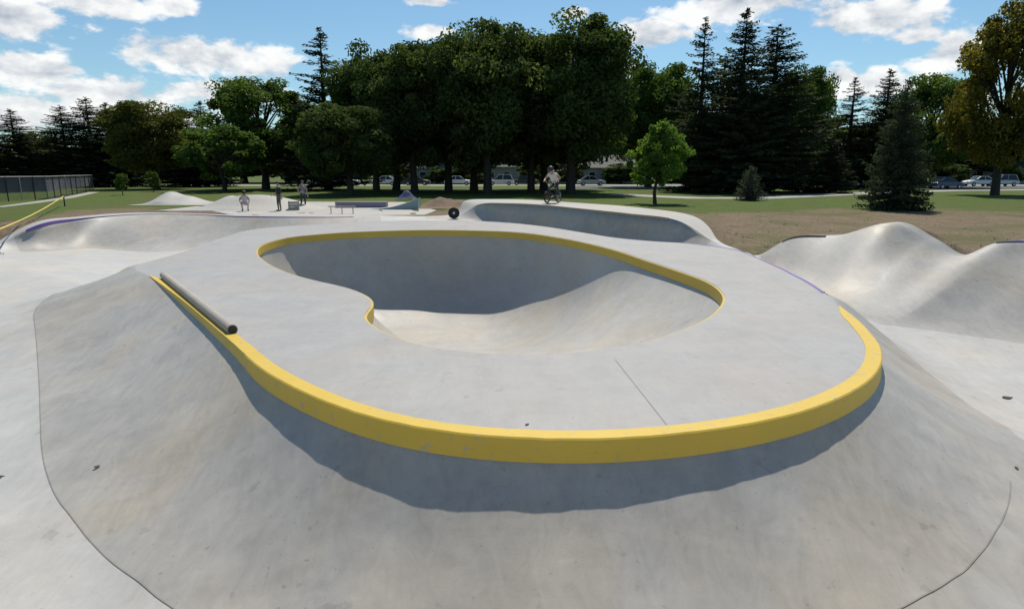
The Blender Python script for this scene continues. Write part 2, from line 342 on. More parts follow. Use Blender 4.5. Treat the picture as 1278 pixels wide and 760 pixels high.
# stations round the island, clockwise from its left corner seen from the camera:
# inner x,y, lip z, inner width, inner mellow, floor z, outer x,y, outer z, outer width, outer mellow, cap width, cap rise, earth width
ST = [
 (-7.05, 12.35, -.004, 3.2, .35, -.92, -16.0, 6.0, -.85, 1.5, 1, .3, 0, 4),
 (-5.2, 9.95, -.085, 3.3, .05, -1.12, -14.0, 3.5, -.9, 1.5, 1, .3, 0, 4),
 (-3.4, 7.52, -.11, 3.3, .0, -1.24, -11.0, 1.6, .1, 1.6, .2, .6, 0, 4),
 (-2.45, 6.25, -.155, 2.85, .0, FLOOR, -7.5, .7, .35, 1.5, 0, 1.2, 0, 4),
 (-1.45, 5.28, -.155, 2.5, .0, FLOOR, -4.2, .5, .38, 1.5, 0, 1.6, 0, 4),
 (-.55, 4.78, -.155, 2.5, .0, FLOOR, -1.6, .5, .38, 1.4, 0, 1.6, 0, 4),
 (.45, 4.62, -.155, 2.68, .0, FLOOR, 1.0, .5, .38, 1.4, 0, 1.6, 0, 4),
 (1.5, 4.78, -.155, 2.75, .0, FLOOR, 3.6, .7, .38, 1.5, 0, 1.6, 0, 4),
 (2.55, 5.25, -.155, 2.85, .0, FLOOR, 7.0, 1.5, .35, 1.6, 0, 1.2, 0, 4),
 (3.5, 6.05, -.155, 2.95, .1, FLOOR, 10.5, 3.4, .3, 1.8, .3, .8, 0, 6),
 (4.18, 7.05, -.155, 3.0, .2, FLOOR, 13.2, 6.2, .3, 2.4, .5, .6, 0, 10),
 (4.62, 8.2, -.145, 2.7, .3, FLOOR, 14.6, 9.6, .45, 3.4, .7, .8, 0, 36),
 (4.95, 9.4, -.10, 2.4, .6, -1.12, 14.2, 12.4, .50, 4.6, .7, 1.2, 0, 36),
 (5.2, 10.3, .0, 2.0, .8, -.92, 12.1, 13.7, .52, 4.6, .65, 1.2, 0, 36),
 (5.33, 10.9, .0, 1.6, .7, -.80, 10.62, 13.95, .50, 4.3, .6, .8, 0, 36),
 (5.44, 11.45, .0, 1.3, .6, -.72, 10.1, 14.3, .16, 4.1, .6, .3, 0, 25),
 (5.53, 12.0, .0, 1.1, .6, -.66, 9.5, 14.6, .48, 3.8, .7, .4, 0, 25),
 (5.60, 12.6, .0, 1.0, .5, -.62, 8.8, 15.0, .84, 3.2, .8, .5, 0, 25),
 (5.70, 13.4, .0, .9, .5, -.58, 7.95, 15.6, .50, 2.2, .6, .4, 0, 25),
 (5.80, 14.6, .0, .7, .4, -.48, 7.15, 16.3, .38, 1.5, .6, .3, 0, 25),
 (5.88, 15.9, .0, .3, .5, -.155, 6.5, 16.9, -.16, .3, .8, .15, 0, 20),
 (5.85, 17.0, .0, .2, .5, -.12, 6.2, 17.6, -.10, .2, .8, .15, 0, 26),
 (5.1, 18.3, .0, .5, .5, -.35, 5.9, 19.0, .05, .7, .6, .3, -.02, 24),
 (4.2, 18.9, .0, .7, .3, -.85, 5.25, 20.6, .50, 1.4, .2, 2.0, .0, 19),
 (3.2, 20.0, .0, .8, .2, -.95, 4.0, 22.2, .60, 1.7, .1, 3.2, .01, 10),
 (2.3, 21.9, .0, .8, .2, -.95, 2.5, 24.3, .66, 1.7, .1, 3.8, .01, 6),
 (1.3, 24.0, .0, .8, .2, -.90, 1.2, 26.2, .70, 1.7, .1, 3.8, .01, 6),
 (.2, 25.6, .0, .7, .3, -.70, -.2, 27.5, .70, 1.6, .1, 3.6, .01, 6),
 (-.9, 26.6, .0, .5, .4, -.3, -1.4, 28.3, .62, 1.4, .3, 3.0, .01, 6),
 (-2.0, 27.1, .0, .3, .5, -.06, -2.4, 28.9, .10, 1.4, .7, 1.5, 0, 6),
 (-3.6, 27.2, .0, .3, .5, -.02, -3.9, 29.0, .0, .5, .8, 1.0, 0, 6),
 (-5.4, 26.9, .0, .5, .6, -.12, -5.9, 28.9, .04, 1.0, .7, 1.0, 0, 8),
 (-7.4, 25.5, .0, 1.0, .5, -.40, -8.4, 28.5, .05, 1.6, .4, 1.0, 0, 9),
 (-9.2, 23.0, .0, 1.3, .4, -.80, -12.2, 28.9, .06, 2.6, .3, 1.0, 0, 10),
 (-8.9, 19.2, .0, 1.5, .3, -1.05, -14.9, 29.4, .12, 4.2, .6, 1.2, 0, 10),
 (-8.42, 16.4, .0, 1.6, .3, -1.1, -16.9, 28.9, .14, 4.4, .55, 1.6, 0, 8),
 (-8.32, 15.0, .0, 1.7, .5, -1.0, -18.0, 26.9, .10, 1.7, .05, 1.6, 0, 5),
 (-8.28, 14.3, .0, 2.2, .8, -.88, -17.9, 24.4, .05, .95, .0, 1.4, 0, 3.5),
 (-8.17, 13.85, .0, 2.8, .9, -.78, -18.4, 22.6, -.66, .7, .3, .4, 0, 2.2),
 (-7.95, 13.4, .0, 3.2, .7, -.72, -15.3, 18.0, -.70, 1.0, 1, .3, 0, 1.8),
 (-7.58, 12.95, .0, 3.2, .5, -.78, -17.0, 11.0, -.78, 1.0, 1, .3, 0, 3),
]
NS, SUB = len(ST), 22
A, B, D, E = 22, 16, 26, 8; JA = A - 7                # columns: inner transition, floor, outer transition, cap
KEY = {k: i for i, k in enumerate('ix iy iz iw im fz ox oy oz ow om cap rise earth'.split())}
def station(s):
    i = int(math.floor(s)) % NS; t = s - math.floor(s)
    q = [ST[(i + k) % NS] for k in (-1, 0, 1, 2)]
    r = {}
    for k, j in KEY.items():
        r[k] = catmull(q[0][j], q[1][j], q[2][j], q[3][j], t)
    for k in ('iw', 'ow', 'cap', 'earth'): r[k] = max(r[k], .12)
    for k in ('im', 'om'): r[k] = min(1, max(0, r[k]))
    return r
def trans(u, H, wd, mellow):              # height above the floor, u metres from the lip
    if abs(H) < 1e-4: return 0.0
    u = min(max(u, 0), wd); v = wd - u; h = abs(H)
    rad = (h * h + wd * wd) / (2 * h)
    arc = rad - math.sqrt(max(rad * rad - v * v, 0)) if h <= wd else h * (1 - math.sqrt(max(0, 1 - (v / wd) ** 2)))
    cosv = h * (.5 + .5 * math.cos(math.pi * u / wd))
    return math.copysign(lerp(arc, cosv, mellow), H)
def n3(x, y, k, seed=0.0): return noise.noise(Vector((x * k + seed, y * k - seed, seed)))
ring_v, cols = [], A + B + D + E + 1
NR = NS * SUB
stn = [station(i / SUB) for i in range(NR)]
for i, s in enumerate(stn):
    f = i / SUB; k = sm((f - 11.5) / 1.5) * (1 - sm((f - 19.2) / 1.0))
    s['ozs'] = lerp(s['oz'], sum(stn[(i + q) % NR]['oz'] for q in range(-44, 45)) / 89, k)
for i, s in enumerate(stn):
    pi = Vector((s['ix'], s['iy'])); po = Vector((s['ox'], s['oy'])); L = (po - pi).length; dr = (po - pi) / L
    iw, ow = s['iw'], s['ow']
    if iw + ow > .96 * L: k = .96 * L / (iw + ow); iw *= k; ow *= k
    s['iw2'], s['ow2'], s['L'], s['dir'], s['pi'], s['po'] = iw, ow, L, dr, pi, po
    us = [iw * (j / A) ** 1.35 for j in range(A)] + [lerp(iw, L - ow, j / B) for j in range(B)] + [L - ow * (1 - j / D) ** 1.0 for j in range(D)] + [L + s['cap'] * j / E for j in range(E + 1)]
    for u in us:
        p = pi + dr * min(u, L) if u <= L else po + dr * (u - L)
        z = s['fz'] + trans(u, s['iz'] - s['fz'], iw, s['im']) + trans(L - u, s['ozs'] - s['fz'], ow, s['om']) + (s['oz'] - s['ozs']) * max(0, 1 - (L - u) / 1.7) ** 2.2
        if u > L: z = s['oz'] + s['rise'] * (u - L)
        # hand-trowelled unevenness
        f = math.sin(math.pi * min(1, u / iw)) if u < iw else 0
        am = .034 * f * n3(p.x, p.y, 1.3) + .018 * f * n3(p.x, p.y, 3.2, 7) + .012 * n3(p.x, p.y, .6, 3) * min(1, u / .4) * min(1, abs(L - u) / .4)
        ring_v.append(Vector((p.x, p.y, z + am)))
ring_f = []
for i in range(NR):
    for j in range(cols - 1):
        a = i * cols + j; b2 = (i + 1) % NR * cols + j
        ring_f.append((a, b2, b2 + 1, a + 1))
tmp = bpy.data.meshes.new('t'); tmp.from_pydata(ring_v, [], ring_f); tmp.update()
if sum(p.normal.z for p in tmp.polygons) < 0:
    ring_f = [q[::-1] for q in ring_f]; bpy.data.meshes.remove(tmp)
    tmp = bpy.data.meshes.new('t'); tmp.from_pydata(ring_v, [], ring_f); tmp.update()
ring_n = [v.normal.copy() for v in tmp.vertices]
def ring_part(name, sel, material, parent=None):
    used, fs = {}, []
    for i in range(NR):
        for j in range(cols - 1):
            if sel(i / SUB, j):
                q = ring_f[i * (cols - 1) + j]; fs.append(tuple(used.setdefault(v, len(used)) for v in q))
    vs = sorted(used, key=used.get)
    return mesh_obj(name, [ring_v[v] for v in vs], fs, material, parent, True, [ring_n[v] for v in vs])
def rz(name):
    for nm, (a, b2) in {'mound': (10.0, 21.0), 'ramp': (22.0, 30.0), 'quarter': (31.0, 37.5)}.items():
        if nm == name: return a, b2
def in_zone(s, nm): a, b2 = rz(nm); return a <= s < b2
OUT = A + B
floor = ring_part('concrete_floor', lambda s, j: j >= JA and (j < OUT or not any(in_zone(s, z) for z in ('mound', 'ramp', 'quarter'))), M_FLOOR)
tag(floor, kind='structure')

# the island bowl
isl = empty('bowl_island', (0, 0, 0), 'raised concrete kidney bowl with yellow painted rims in the middle of the skatepark', 'skate bowl')
ring_part('outer_wall', lambda s, j: j < JA, M_WALL, isl)
rim_px = [(320, 315), (323, 308), (340, 301), (370, 295), (430, 290), (500, 287.5), (560, 287), (640, 289.5), (700, 297), (760, 310), (810, 326), (850, 339), (885, 352),
          (903, 366), (903, 380), (882, 399), (832, 419), (780, 432), (720, 440), (650, 443), (580, 439), (525, 431), (485, 418), (460, 404), (453, 394), (464, 381),
          (458, 370), (432, 359), (395, 350.5), (360, 341), (335, 330), (322, 320)]
rimk = [P(x, y, 0).xy for x, y in rim_px]
rim = []
for i in range(len(rimk)):
    q = [rimk[(i + k) % len(rimk)] for k in (-1, 0, 1, 2)]
    for k in range(14): rim.append(catmull(*q, k / 14))
def resample(pts, n):
    Ls = [0]
    for i in range(len(pts)): Ls.append(Ls[-1] + (pts[(i + 1) % len(pts)] - pts[i]).length)
    out, j = [], 0
    for k in range(n):
        t = Ls[-1] * k / n
        while Ls[j + 1] < t: j += 1
        out.append(pts[j].lerp(pts[(j + 1) % len(pts)], (t - Ls[j]) / (Ls[j + 1] - Ls[j] + 1e-9)))
    return out
rim = resample(rim, 420)
for _ in range(10): rim = [rim[i] * .5 + (rim[i - 1] + rim[(i + 1) % len(rim)]) * .25 for i in range(len(rim))]
def area(pts): return .5 * sum(pts[i - 1].x * pts[i].y - pts[i].x * pts[i - 1].y for i in range(len(pts)))
if area(rim) < 0: rim.reverse()
def offset(pts, d):                       # positive = to the left of travel
    out = []
    for i in range(len(pts)):
        t = (pts[(i + 1) % len(pts)] - pts[i - 1]).normalized(); out.append(pts[i] + Vector((-t.y, t.x)) * d)
    return out
deck_out = [s['pi'] for s in stn]
if area(deck_out) < 0: deck_out_ccw = deck_out[::-1]
else: deck_out_ccw = deck_out
tri = tessellate_polygon([[Vector((p.x, p.y, 0)) for p in deck_out_ccw], [Vector((p.x, p.y, 0)) for p in rim[::-1]]])
dv = [Vector((p.x, p.y, 0)) for p in deck_out_ccw] + [Vector((p.x, p.y, 0)) for p in rim[::-1]]
dm = MB(); dm.add(dv, [tuple(q) for q in tri]); dk = dm.build('deck', M_DECK, isl, False)
if dk.data.polygons[0].normal.z < 0: dk.data.flip_normals()
# basin
SA, SB = Vector((.55, 9.9)), Vector((-2.0, 17.6)); BD, NB = 2.85, 40
bv, bf = [], []
ts = []
for p in rim:
    t = (p - SA).dot(SB - SA) / (SB - SA).length_squared; ts.append(.5 + .5 * math.tanh((t - .5) * 2.1) / math.tanh(1.3))
ts = [min(1, max(0, t)) for t in ts]
for _ in range(60): ts = [ts[i] * .5 + (ts[i - 1] + ts[(i + 1) % len(ts)]) * .25 for i in range(len(ts))]
for i, p in enumerate(rim):
    c = SA.lerp(SB, ts[i]); L = (c - p).length; dep = lerp(1.25, BD - .2, sm((ts[i] - .10) / .85)); wd = min(lerp(2.75, 4.0, sm((p.x + 3.0) / 6.8) * sm((22.5 - p.y) / 9)), .95 * L)
    for k in range(NB + 1):
        u = L * (k / NB) ** 1.25; q = p + (c - p) * (u / L)
        z = -.2 - dep + trans(u, dep, wd, .0)
        f = math.sin(math.pi * min(1, u / wd))
        bv.append(Vector((q.x, q.y, z + f * (.012 * n3(q.x, q.y, .5, 11) + .005 * n3(q.x, q.y, 2.0, 5)))))
for i in range(len(rim)):
    for k in range(NB):
        a = i * (NB + 1) + k; b2 = (i + 1) % len(rim) * (NB + 1) + k; bf.append((a, b2, b2 + 1, a + 1))
ba = mesh_obj('bowl_basin', bv, bf, M_BOWL, isl)
if sum(p.normal.z for p in ba.data.polygons) < 0: ba.data.flip_normals()
def sweep(loops, name, material, parent, closed=True, smooth=True):
    mb = MB(); n = len(loops[0]); mlen = len(loops)
    vs = [v for i in range(n) for v in (lp[i] for lp in loops)]
    fs = []
    for i in range(n if closed else n - 1):
        for j in range(mlen):
            a = i * mlen + j; a2 = i * mlen + (j + 1) % mlen; c = (i + 1) % n * mlen
            fs.append((a, a2, c + (j + 1) % mlen, c + j))
    if not closed: fs += [tuple(range(mlen)), tuple(range((n - 1) * mlen, n * mlen))]
    mb.add(vs, fs); return mb.build(name, material, parent, smooth)
v3 = lambda pts, z: [Vector((p.x, p.y, z)) for p in pts]
r0, r1 = offset(rim, -.01), offset(rim, .035)
sweep([v3(r0, -.008), v3(r1, -.012), v3(r1, -.215), v3(r0, -.215)], 'bowl_coping', M_YELD, isl)
# outer yellow curb from the left corner round to the right end
i0, i1 = int(-.05 * SUB), int(12.35 * SUB)
idx = [i % NR for i in range(i0, i1 + 1)]
lo = [[], [], [], [], [], []]
for k, i in enumerate(idx):
    p = stn[i]['pi']; tg = (stn[(i + 1) % NR]['pi'] - stn[i - 1]['pi']).normalized(); nrm = Vector((tg.y, -tg.x))
    if nrm.dot(stn[i]['dir']) < 0: nrm = -nrm
    f = min(1, k / 8) ** .5; g = sm((len(idx) - 1 - k) / 20.0); oh = lerp(.15, 1, sm((k / SUB - .8) / 2.2)); q = min(f, max(g, .02))
    zb = min(-.055, stn[i]['iz'] - .035)
    zb = lerp(-.03, zb, max(g, 0))
    for a, (d, z) in enumerate(((-.13 * q, -.02), (-.13 * q, .008), (.022 * q * oh, .008), (.035 * q * oh, -.004), (.042 * q * oh, zb), (-.13 * q, zb))):
        if a in (2, 3): d += .004 * n3(p.x, p.y, 9, 2) * q; z += .003 * n3(p.x, p.y, 7, 5)
        pp = p + nrm * d; lo[a].append(Vector((pp.x, pp.y, z)))
sweep(lo, 'yellow_curb', M_YEL, isl, False)
# steel pipe let into the curb on the straight left side
pa, pb = P(204, 343.5, .055), P(290, 411.5, .055)
ext = (pb - pa).normalized()
mb = MB(); mb.tube([pa, pb], .066, 20); mb.build('grind_pipe', M_PIPE, isl)
mb = MB(); mb.tube([pb + ext * .001, pb + ext * .012], .052, 20); mb.build('pipe_cap', M_DARKST, isl)
# saw-cut joints across the deck (thin strips)
def strip(name, pts, wd, z, material, parent=None):
    vs, fs = [], []
    for i, p in enumerate(pts):
        t = (pts[min(i + 1, len(pts) - 1)] - pts[max(i - 1, 0)]); t = Vector((t.x, t.y, 0)).normalized(); n = Vector((-t.y, t.x, 0)) * wd / 2
        vs += [Vector((p.x, p.y, p.z + z)) + n, Vector((p.x, p.y, p.z + z)) - n]
    for i in range(len(pts) - 1): fs.append((2 * i, 2 * i + 1, 2 * i + 3, 2 * i + 2))
    o = mesh_obj(name, vs, fs, material, parent)
    if o.data.polygons[0].normal.z < 0: o.data.flip_normals()
    return o
M_JOINT = concrete('joint_filler', (.315, .308, .295), .2, (1, 1, 1), .8, .1)
M_CRACK = concrete('dark_joint', (.24, .23, .21), .3, (1, 1, .9), .9, .1)
for k, (a, b2) in enumerate((((768, 449), (832, 530)), ((300, 297), (205, 322)))):
    p, q = P(*a), P(*b2); strip('deck_joint', [p.lerp(q, i / 10) for i in range(11)], .007, .004, M_JOINT, isl)
# construction joint at the foot of the outer wall
for a, b2, jc in ((-1.5, 4.6, JA), (6.6, 9.2, 12)):
    pts = []
    for i in range(int(a * SUB), int(b2 * SUB)):
        v = ring_v[(i % NR) * cols + jc]; pts.append(v.copy())
    j = strip('floor_joint', pts, .011, .004, M_CRACK); tag(j, kind='structure')

p, q = P(-40, 616, FLOOR), P(72, 606, FLOOR)
pts = []
for i in range(25):
    pp = p.lerp(q, i / 24); pts.append(Vector((pp.x, pp.y, FLOOR + .012 * n3(pp.x, pp.y, .6, 3))))
tag(strip('floor_joint', pts, .012, .005, M_CRACK), kind='structure')

# the outer walls of the pit
mound = empty('concrete_bank', (9, 15, 0), 'smooth rolling concrete bank with a rounded hump and bare dirt behind, right of the bowl', 'skate bank')
off = lambda o: setattr(o, 'matrix_parent_inverse', Matrix.Translation(-o.parent.location))
w1 = ring_part('bank_face', lambda s, j: OUT <= j and in_zone(s, 'mound'), M_WALL, mound); off(w1)
ramp = empty('quarter_pipe', (2, 25, 0), 'tall concrete quarter pipe with a pale top deck behind the bowl, in shade', 'skate ramp')
w2 = ring_part('ramp_face', lambda s, j: OUT <= j < OUT + D and in_zone(s, 'ramp'), M_WALL, ramp); off(w2)
w3 = ring_part('ramp_deck', lambda s, j: OUT + D <= j and in_zone(s, 'ramp'), M_PALE, ramp); off(w3)
qp = empty('quarter_pipe', (-15, 27, 0), 'low curved concrete quarter pipe with purple edge at the far left', 'skate ramp')
w4 = ring_part('ramp_face', lambda s, j: OUT <= j < OUT + D and in_zone(s, 'quarter'), M_WALL, qp); off(w4)
w5 = ring_part('ramp_deck', lambda s, j: OUT + D <= j and in_zone(s, 'quarter'), M_PALE, qp); off(w5)
def edge_strip(a, b2, col, material, name, parent, h=.07, wd=.10, out=1):
    lo = [[], [], [], []]
    for i in range(int(a * SUB), int(b2 * SUB) + 1):
        k = i % NR; v = ring_v[k * cols + col]; dr = stn[k]['dir'] * out
        for a2, (d, z) in enumerate(((-.03, .012), (wd, .012), (wd, -h), (-.03, -h))):
            lo[a2].append(Vector((v.x + dr.x * d, v.y + dr.y * d, v.z + z)))
    o = sweep(lo, name, material, parent, False); off(o) if parent else None
    return o
edge_strip(31.5, 37.3, OUT + D, M_PURP, 'purple_coping', qp, .09, .11)
edge_strip(10.5, 14.05, OUT + D, M_PURP, 'purple_coping', mound, .13, .14)
edge_strip(18.3, 19.3, OUT + D, M_TERRA, 'worn_edge', mound, .03, .06)
edge_strip(23.2, 28.2, OUT + D, M_TAN, 'coping', ramp, .05, .08)
# purple edge on the far right side of the island deck
e = edge_strip(13.6, 22.2, 0, M_PURP, 'deck_edge', isl, .05, .05, -1); e.location.z = -.007

# ------------------------------------------------------------------ ground sheet outward to the horizon
GZ = -.15
cen = Vector((-2, 14)); rs = [0, .25, .6, 1.1, 1.8, 2.7, 4, 5.5, 7.5, 10, 13, 17, 22, 28, 36, 46, 60, 80, 110, 160, 240, 400, 700, 1200]
gv, ge = [], []
for i, s in enumerate(stn):
    v = ring_v[i * cols + cols - 1]; d = (v.xy - cen).normalized()
    for k, r in enumerate(rs):
        p = v.xy + d * r; zt = v.z - .012 - (.05 if k else 0)
        wdt = 2.2 if zt > GZ else 3.0
        z = lerp(zt, GZ, sm(r / wdt))
        if r < 12: z += .05 * n3(p.x, p.y, .8, 2) * sm(r / 1.0) * (1 - sm((r - 8) / 4)) + .02 * n3(p.x, p.y, 3, 2) * (1 - sm((r - 8) / 4))
        gv.append(Vector((p.x, p.y, z))); ge.append(min(r / max(s['earth'], .5), 4))
gf = []; n = len(rs)
for i in range(NR):
    for k in range(n - 1):
        a = i * n + k; b2 = (i + 1) % NR * n + k; gf.append((a, b2, b2 + 1, a + 1))
gr = mesh_obj('ground', gv, gf, M_GROUND); tag(gr, kind='structure')
if sum(p.normal.z for p in gr.data.polygons) < 0: gr.data.flip_normals()
at = gr.data.attributes.new('edge', 'FLOAT', 'POINT'); at.data.foreach_set('value', ge)

def sheet(name, pts, z, material):
    o = mesh_obj(name, [(p[0], p[1], z) for p in pts], [tuple(range(len(pts)))], material, None, False)
    if o.data.polygons[0].normal.z < 0: o.data.flip_normals()
    return tag(o, kind='structure')
plaza = [P(x, y, GZ).xy for x, y in ((262, 263), (345, 252), (505, 252.5), (545, 263), (530, 268.5), (400, 270), (290, 269))]
sheet('plaza', plaza, GZ + .012, M_PALE)
sheet('road', [(-260, 104), (260, 104), (260, 113), (-260, 113)], GZ + .012, M_OLD)
sheet('car_park', [(8, 86), (150, 86), (150, 103.5), (8, 103.5)], GZ + .010, M_ASPHALT)
fp = [P(770, 243, GZ), P(870, 247.5, GZ), P(940, 247.5, GZ), P(1010, 244.5, GZ), P(1100, 240.5, GZ), P(1190, 238, GZ), P(1400, 236, GZ)]
strip('footpath', fp, 3.4, .012, M_OLD); tag(bpy.data.objects['footpath'], kind='structure')
fp2 = [P(-200, 262, GZ), P(0, 258.5, GZ), P(40, 253.5, GZ), P(85, 247, GZ), P(118, 240, GZ)]
strip('mow_strip', fp2, 1.0, .012, M_OLD); tag(bpy.data.objects['mow_strip'], kind='structure')

# ================================================================== THINGS ON THE CONCRETE
def wheel_parts(parent, loc, Rw=.25, tyre=.028, axis='Y', name='wheel', rimmat=M_STEEL, spokes=18):
    loc = Vector(loc)
    mb = MB(); mb.ring(loc, Rw - tyre, tyre, axis, 36, 10); wo_ = mb.build(name, M_RUB, parent)
    mb = MB(); mb.ring(loc, Rw - 2.1 * tyre, .012, axis, 36, 6)
    for k in range(spokes):
        a = 2 * math.pi * k / spokes; q = (Rw - 2.2 * tyre)
        d = Vector((math.cos(a), 0, math.sin(a))) if axis == 'Y' else Vector((0, math.cos(a), math.sin(a)))
        mb.tube([loc, loc + d * q], .0025, 4, False)
    ax = Vector((0, .045, 0)) if axis == 'Y' else Vector((.045, 0, 0))
    mb.tube([loc - ax, loc + ax], .028, 10); mb.build('rim', rimmat, wo_)
    return wo_
wp = P(568, 272, 0.0)
wl = empty('bicycle_wheel', (wp.x, wp.y - .6, .0), 'loose black bicycle wheel with pale hub standing on the far edge of the deck', 'wheel', None, R(8))
mb = MB(); mb.ring((0, 0, .25), .195, .055, 'Y', 40, 12); mb.build('tyre', M_RUB, wl)
mb = MB(); mb.ring((0, 0, .25), .13, .02, 'Y', 32, 6); mb.tube([(0, -.03, .25), (0, .03, .25)], .125, 24); mb.build('rim', M_DARKST, wl)
mb = MB(); mb.tube([(0, -.07, .25), (0, .07, .25)], .045, 16); mb.build('hub', M_WHITEP, wl)

# small dark litter
def leafm(px, py, z, label, sz, a):
    p = P(px, py, z); p.z = z
    dg = bpy.context.evaluated_depsgraph_get()
    hit = S.ray_cast(dg, Vector((p.x, p.y, p.z + .8)), Vector((0, 0, -1)))
    if hit[0]: p.z = hit[1].z
    vs, fs = [], []
    for k in range(9):
        q = k / 8; wd = math.sin(math.pi * q ** .8) * .26 * sz
        x = (q - .5) * sz; h = .003 + .12 * sz * (q - .5) ** 2
        vs += [(x, -wd, h + .03 * sz), (x, 0, h), (x, wd, h + .05 * sz)]
    for k in range(8):
        for j in range(2): fs.append((k * 3 + j, k * 3 + j + 1, k * 3 + j + 4, k * 3 + j + 3))
    o = mesh_obj('dry_leaf', vs, fs, M_LEAFDRY); o.location = p; o.rotation_euler = (.1, .05, a)
    tag(o, label, 'leaf')
bpy.context.view_layer.update()
leafm(3, 612, FLOOR, 'small dark dry leaf on the floor at the left edge of the picture', .13, .2)
leafm(1262, 467, -.9, 'small dark dry leaf on the smooth slope at the right edge', .17, .1)
leafm(1262, 622, FLOOR, 'tiny dark dry leaf by the curved floor joint at lower right', .07, 1.0)
leafm(128, 619, FLOOR, 'curled dry leaf on the lower left part of the outer wall', .09, .5)
leafm(658, 530, 0, 'tiny dry leaf on the deck just behind the yellow curb', .05, .9)

# ================================================================== THE FAR PLAZA
def heap(name, label, cat, c, rx, ry, bumps, material, rot=0.0, nx=60, ny=30, rough=0.0, edge=None):
    """solid hump: bumps = (x, y, sx, sy, h) in metres about c"""
    vs, fs = [], []
    def Z(x, y):
        e = max(abs(x) / rx, 1e-6), max(abs(y) / ry, 1e-6)
        fall = (1 - sm((e[0] - .86) / .14)) * (1 - sm((e[1] - .86) / .14))
        z = sum(h * math.exp(-((x - bx) / sx) ** 2 - ((y - by) / sy) ** 2) for bx, by, sx, sy, h in bumps)
        return fall * (z + rough * (n3(x, y, 1.3, 4) + .5 * n3(x, y, 3.5, 8)))
    for i in range(nx + 1):
        for j in range(ny + 1):
            x, y = lerp(-rx, rx, i / nx), lerp(-ry, ry, j / ny); vs.append((x, y, max(Z(x, y), 0)))
    for i in range(nx):
        for j in range(ny):
            a = i * (ny + 1) + j; fs.append((a, a + ny + 1, a + ny + 2, a + 1))
    o = mesh_obj(name, vs, fs, material); o.location = (c[0], c[1], GZ + .015); o.rotation_euler = (0, 0, rot)
    return tag(o, label, cat)
c = P(312, 262, GZ)
heap('concrete_mound', 'large pale concrete mound with flat top beyond the left quarter pipe', 'skate mound', (c.x - .3, c.y + 1.2), 4.6, 2.4,
     [(-1.4, 0, 1.3, 1.5, .52), (0, 0, 1.2, 1.5, .45), (1.3, .1, 1.3, 1.5, .52), (2.7, .2, 1.2, 1.3, .25)], M_PALE)
c = P(213, 260, GZ)
heap('concrete_roller', 'pair of pale concrete rollers with earthy flanks left of the large mound', 'skate roller', (c.x - .2, c.y + 5.5), 4.4, 2.2,
     [(-2.6, 0, .9, 1.6, .80), (-1.2, 0, .8, 1.5, .42), (1.6, 0, .9, 1.5, .55)], M_PALE)
c = P(556, 261, GZ)
heap('dirt_pile', 'heap of brown loose dirt behind the loose wheel', 'dirt pile', (c.x, c.y + 1.5), 2.6, 1.6, [(-.6, 0, .9, .9, .55), (.9, .2, .9, .8, .38)], M_EARTH, 0, 50, 30, .10)
# ledge, painted ramp, flat rail
c = P(452, 259, GZ)
t_ = empty('grind_ledge', (c.x, c.y, GZ), 'low mauve painted concrete ledge on the far plaza', 'ledge', None, R(4))
mb = MB(); mb.box((0, 0, .18), (3.1, 1.0, .34), 0, 1, .02); mb.build('block', M_MAUVE, t_)
mb = MB(); mb.tube([(-1.55, -.5, .35), (1.55, -.5, .35)], .03, 8); mb.build('steel_edge', M_STEEL, t_)
c = P(492, 261, GZ)
t_ = empty('painted_ramp', (c.x, c.y, GZ), 'teal and white painted kicker ramp at the right end of the far plaza', 'skate ramp', None, R(3))
vs = []; prof = [(1.5 - 3.0 * k / 16, .65 * (k / 16) ** 2) for k in range(17)][::-1]
prof = [(-x, z) for x, z in prof][::-1]
for y in (-.8, .8): vs += [(x, y, z + .01) for x, z in prof] + [(1.5, y, .0), (-1.5, y, .0)]
n_ = len(prof) + 2; fs = [tuple(range(n_)), tuple(range(n_, 2 * n_))[::-1]] + [(k, (k + 1) % n_, n_ + (k + 1) % n_, n_ + k) for k in range(n_)]
mb = MB(); mb.add(vs, fs); mb.build('ramp_body', M_TEAL, t_)
vs, fs = [], []
for k, (x, z) in enumerate(prof[6:]): vs += [(x, -.82, z + .016), (x, .82, z + .016)]
for k in range(len(prof[6:]) - 1): fs.append((2 * k, 2 * k + 1, 2 * k + 3, 2 * k + 2))
mesh_obj('white_surface', vs, fs, M_WHITEP, t_)
c = P(508, 250, GZ)
t_ = empty('tarpaulin_heap', (c.x, c.y, GZ), 'navy blue tarpaulin thrown over a pile behind the painted ramp', 'tarpaulin', None, .3)
vs, fs = [], []
for i in range(25):
    for j in range(17):
        x, y = lerp(-.9, .9, i / 24), lerp(-.6, .6, j / 16)
        z = .75 * math.exp(-(x / .55) ** 2 - (y / .5) ** 2) + .10 * abs(n3(x, y, 4, 3)); vs.append((x, y, z + .01))
for i in range(24):
    for j in range(16): a = i * 17 + j; fs.append((a, a + 17, a + 18, a + 1))
mesh_obj('cover', vs, fs, M_NAVY, t_)
c = P(427, 267, GZ)
t_ = empty('flat_rail', (c.x, c.y, GZ), 'low steel grind rail on legs in front of the mauve ledge', 'grind rail', None, R(-6))
mb = MB(); mb.tube([(-.75, 0, .38), (.75, 0, .38)], .03, 10); mb.build('rail', M_STEEL, t_)
for x in (-.6, 0, .6):
    mb = MB(); mb.tube([(x, 0, .0), (x, 0, .36)], .025, 8); mb.box((x, 0, .008), (.16, .16, .016)); mb.build('leg', M_STEEL, t_)

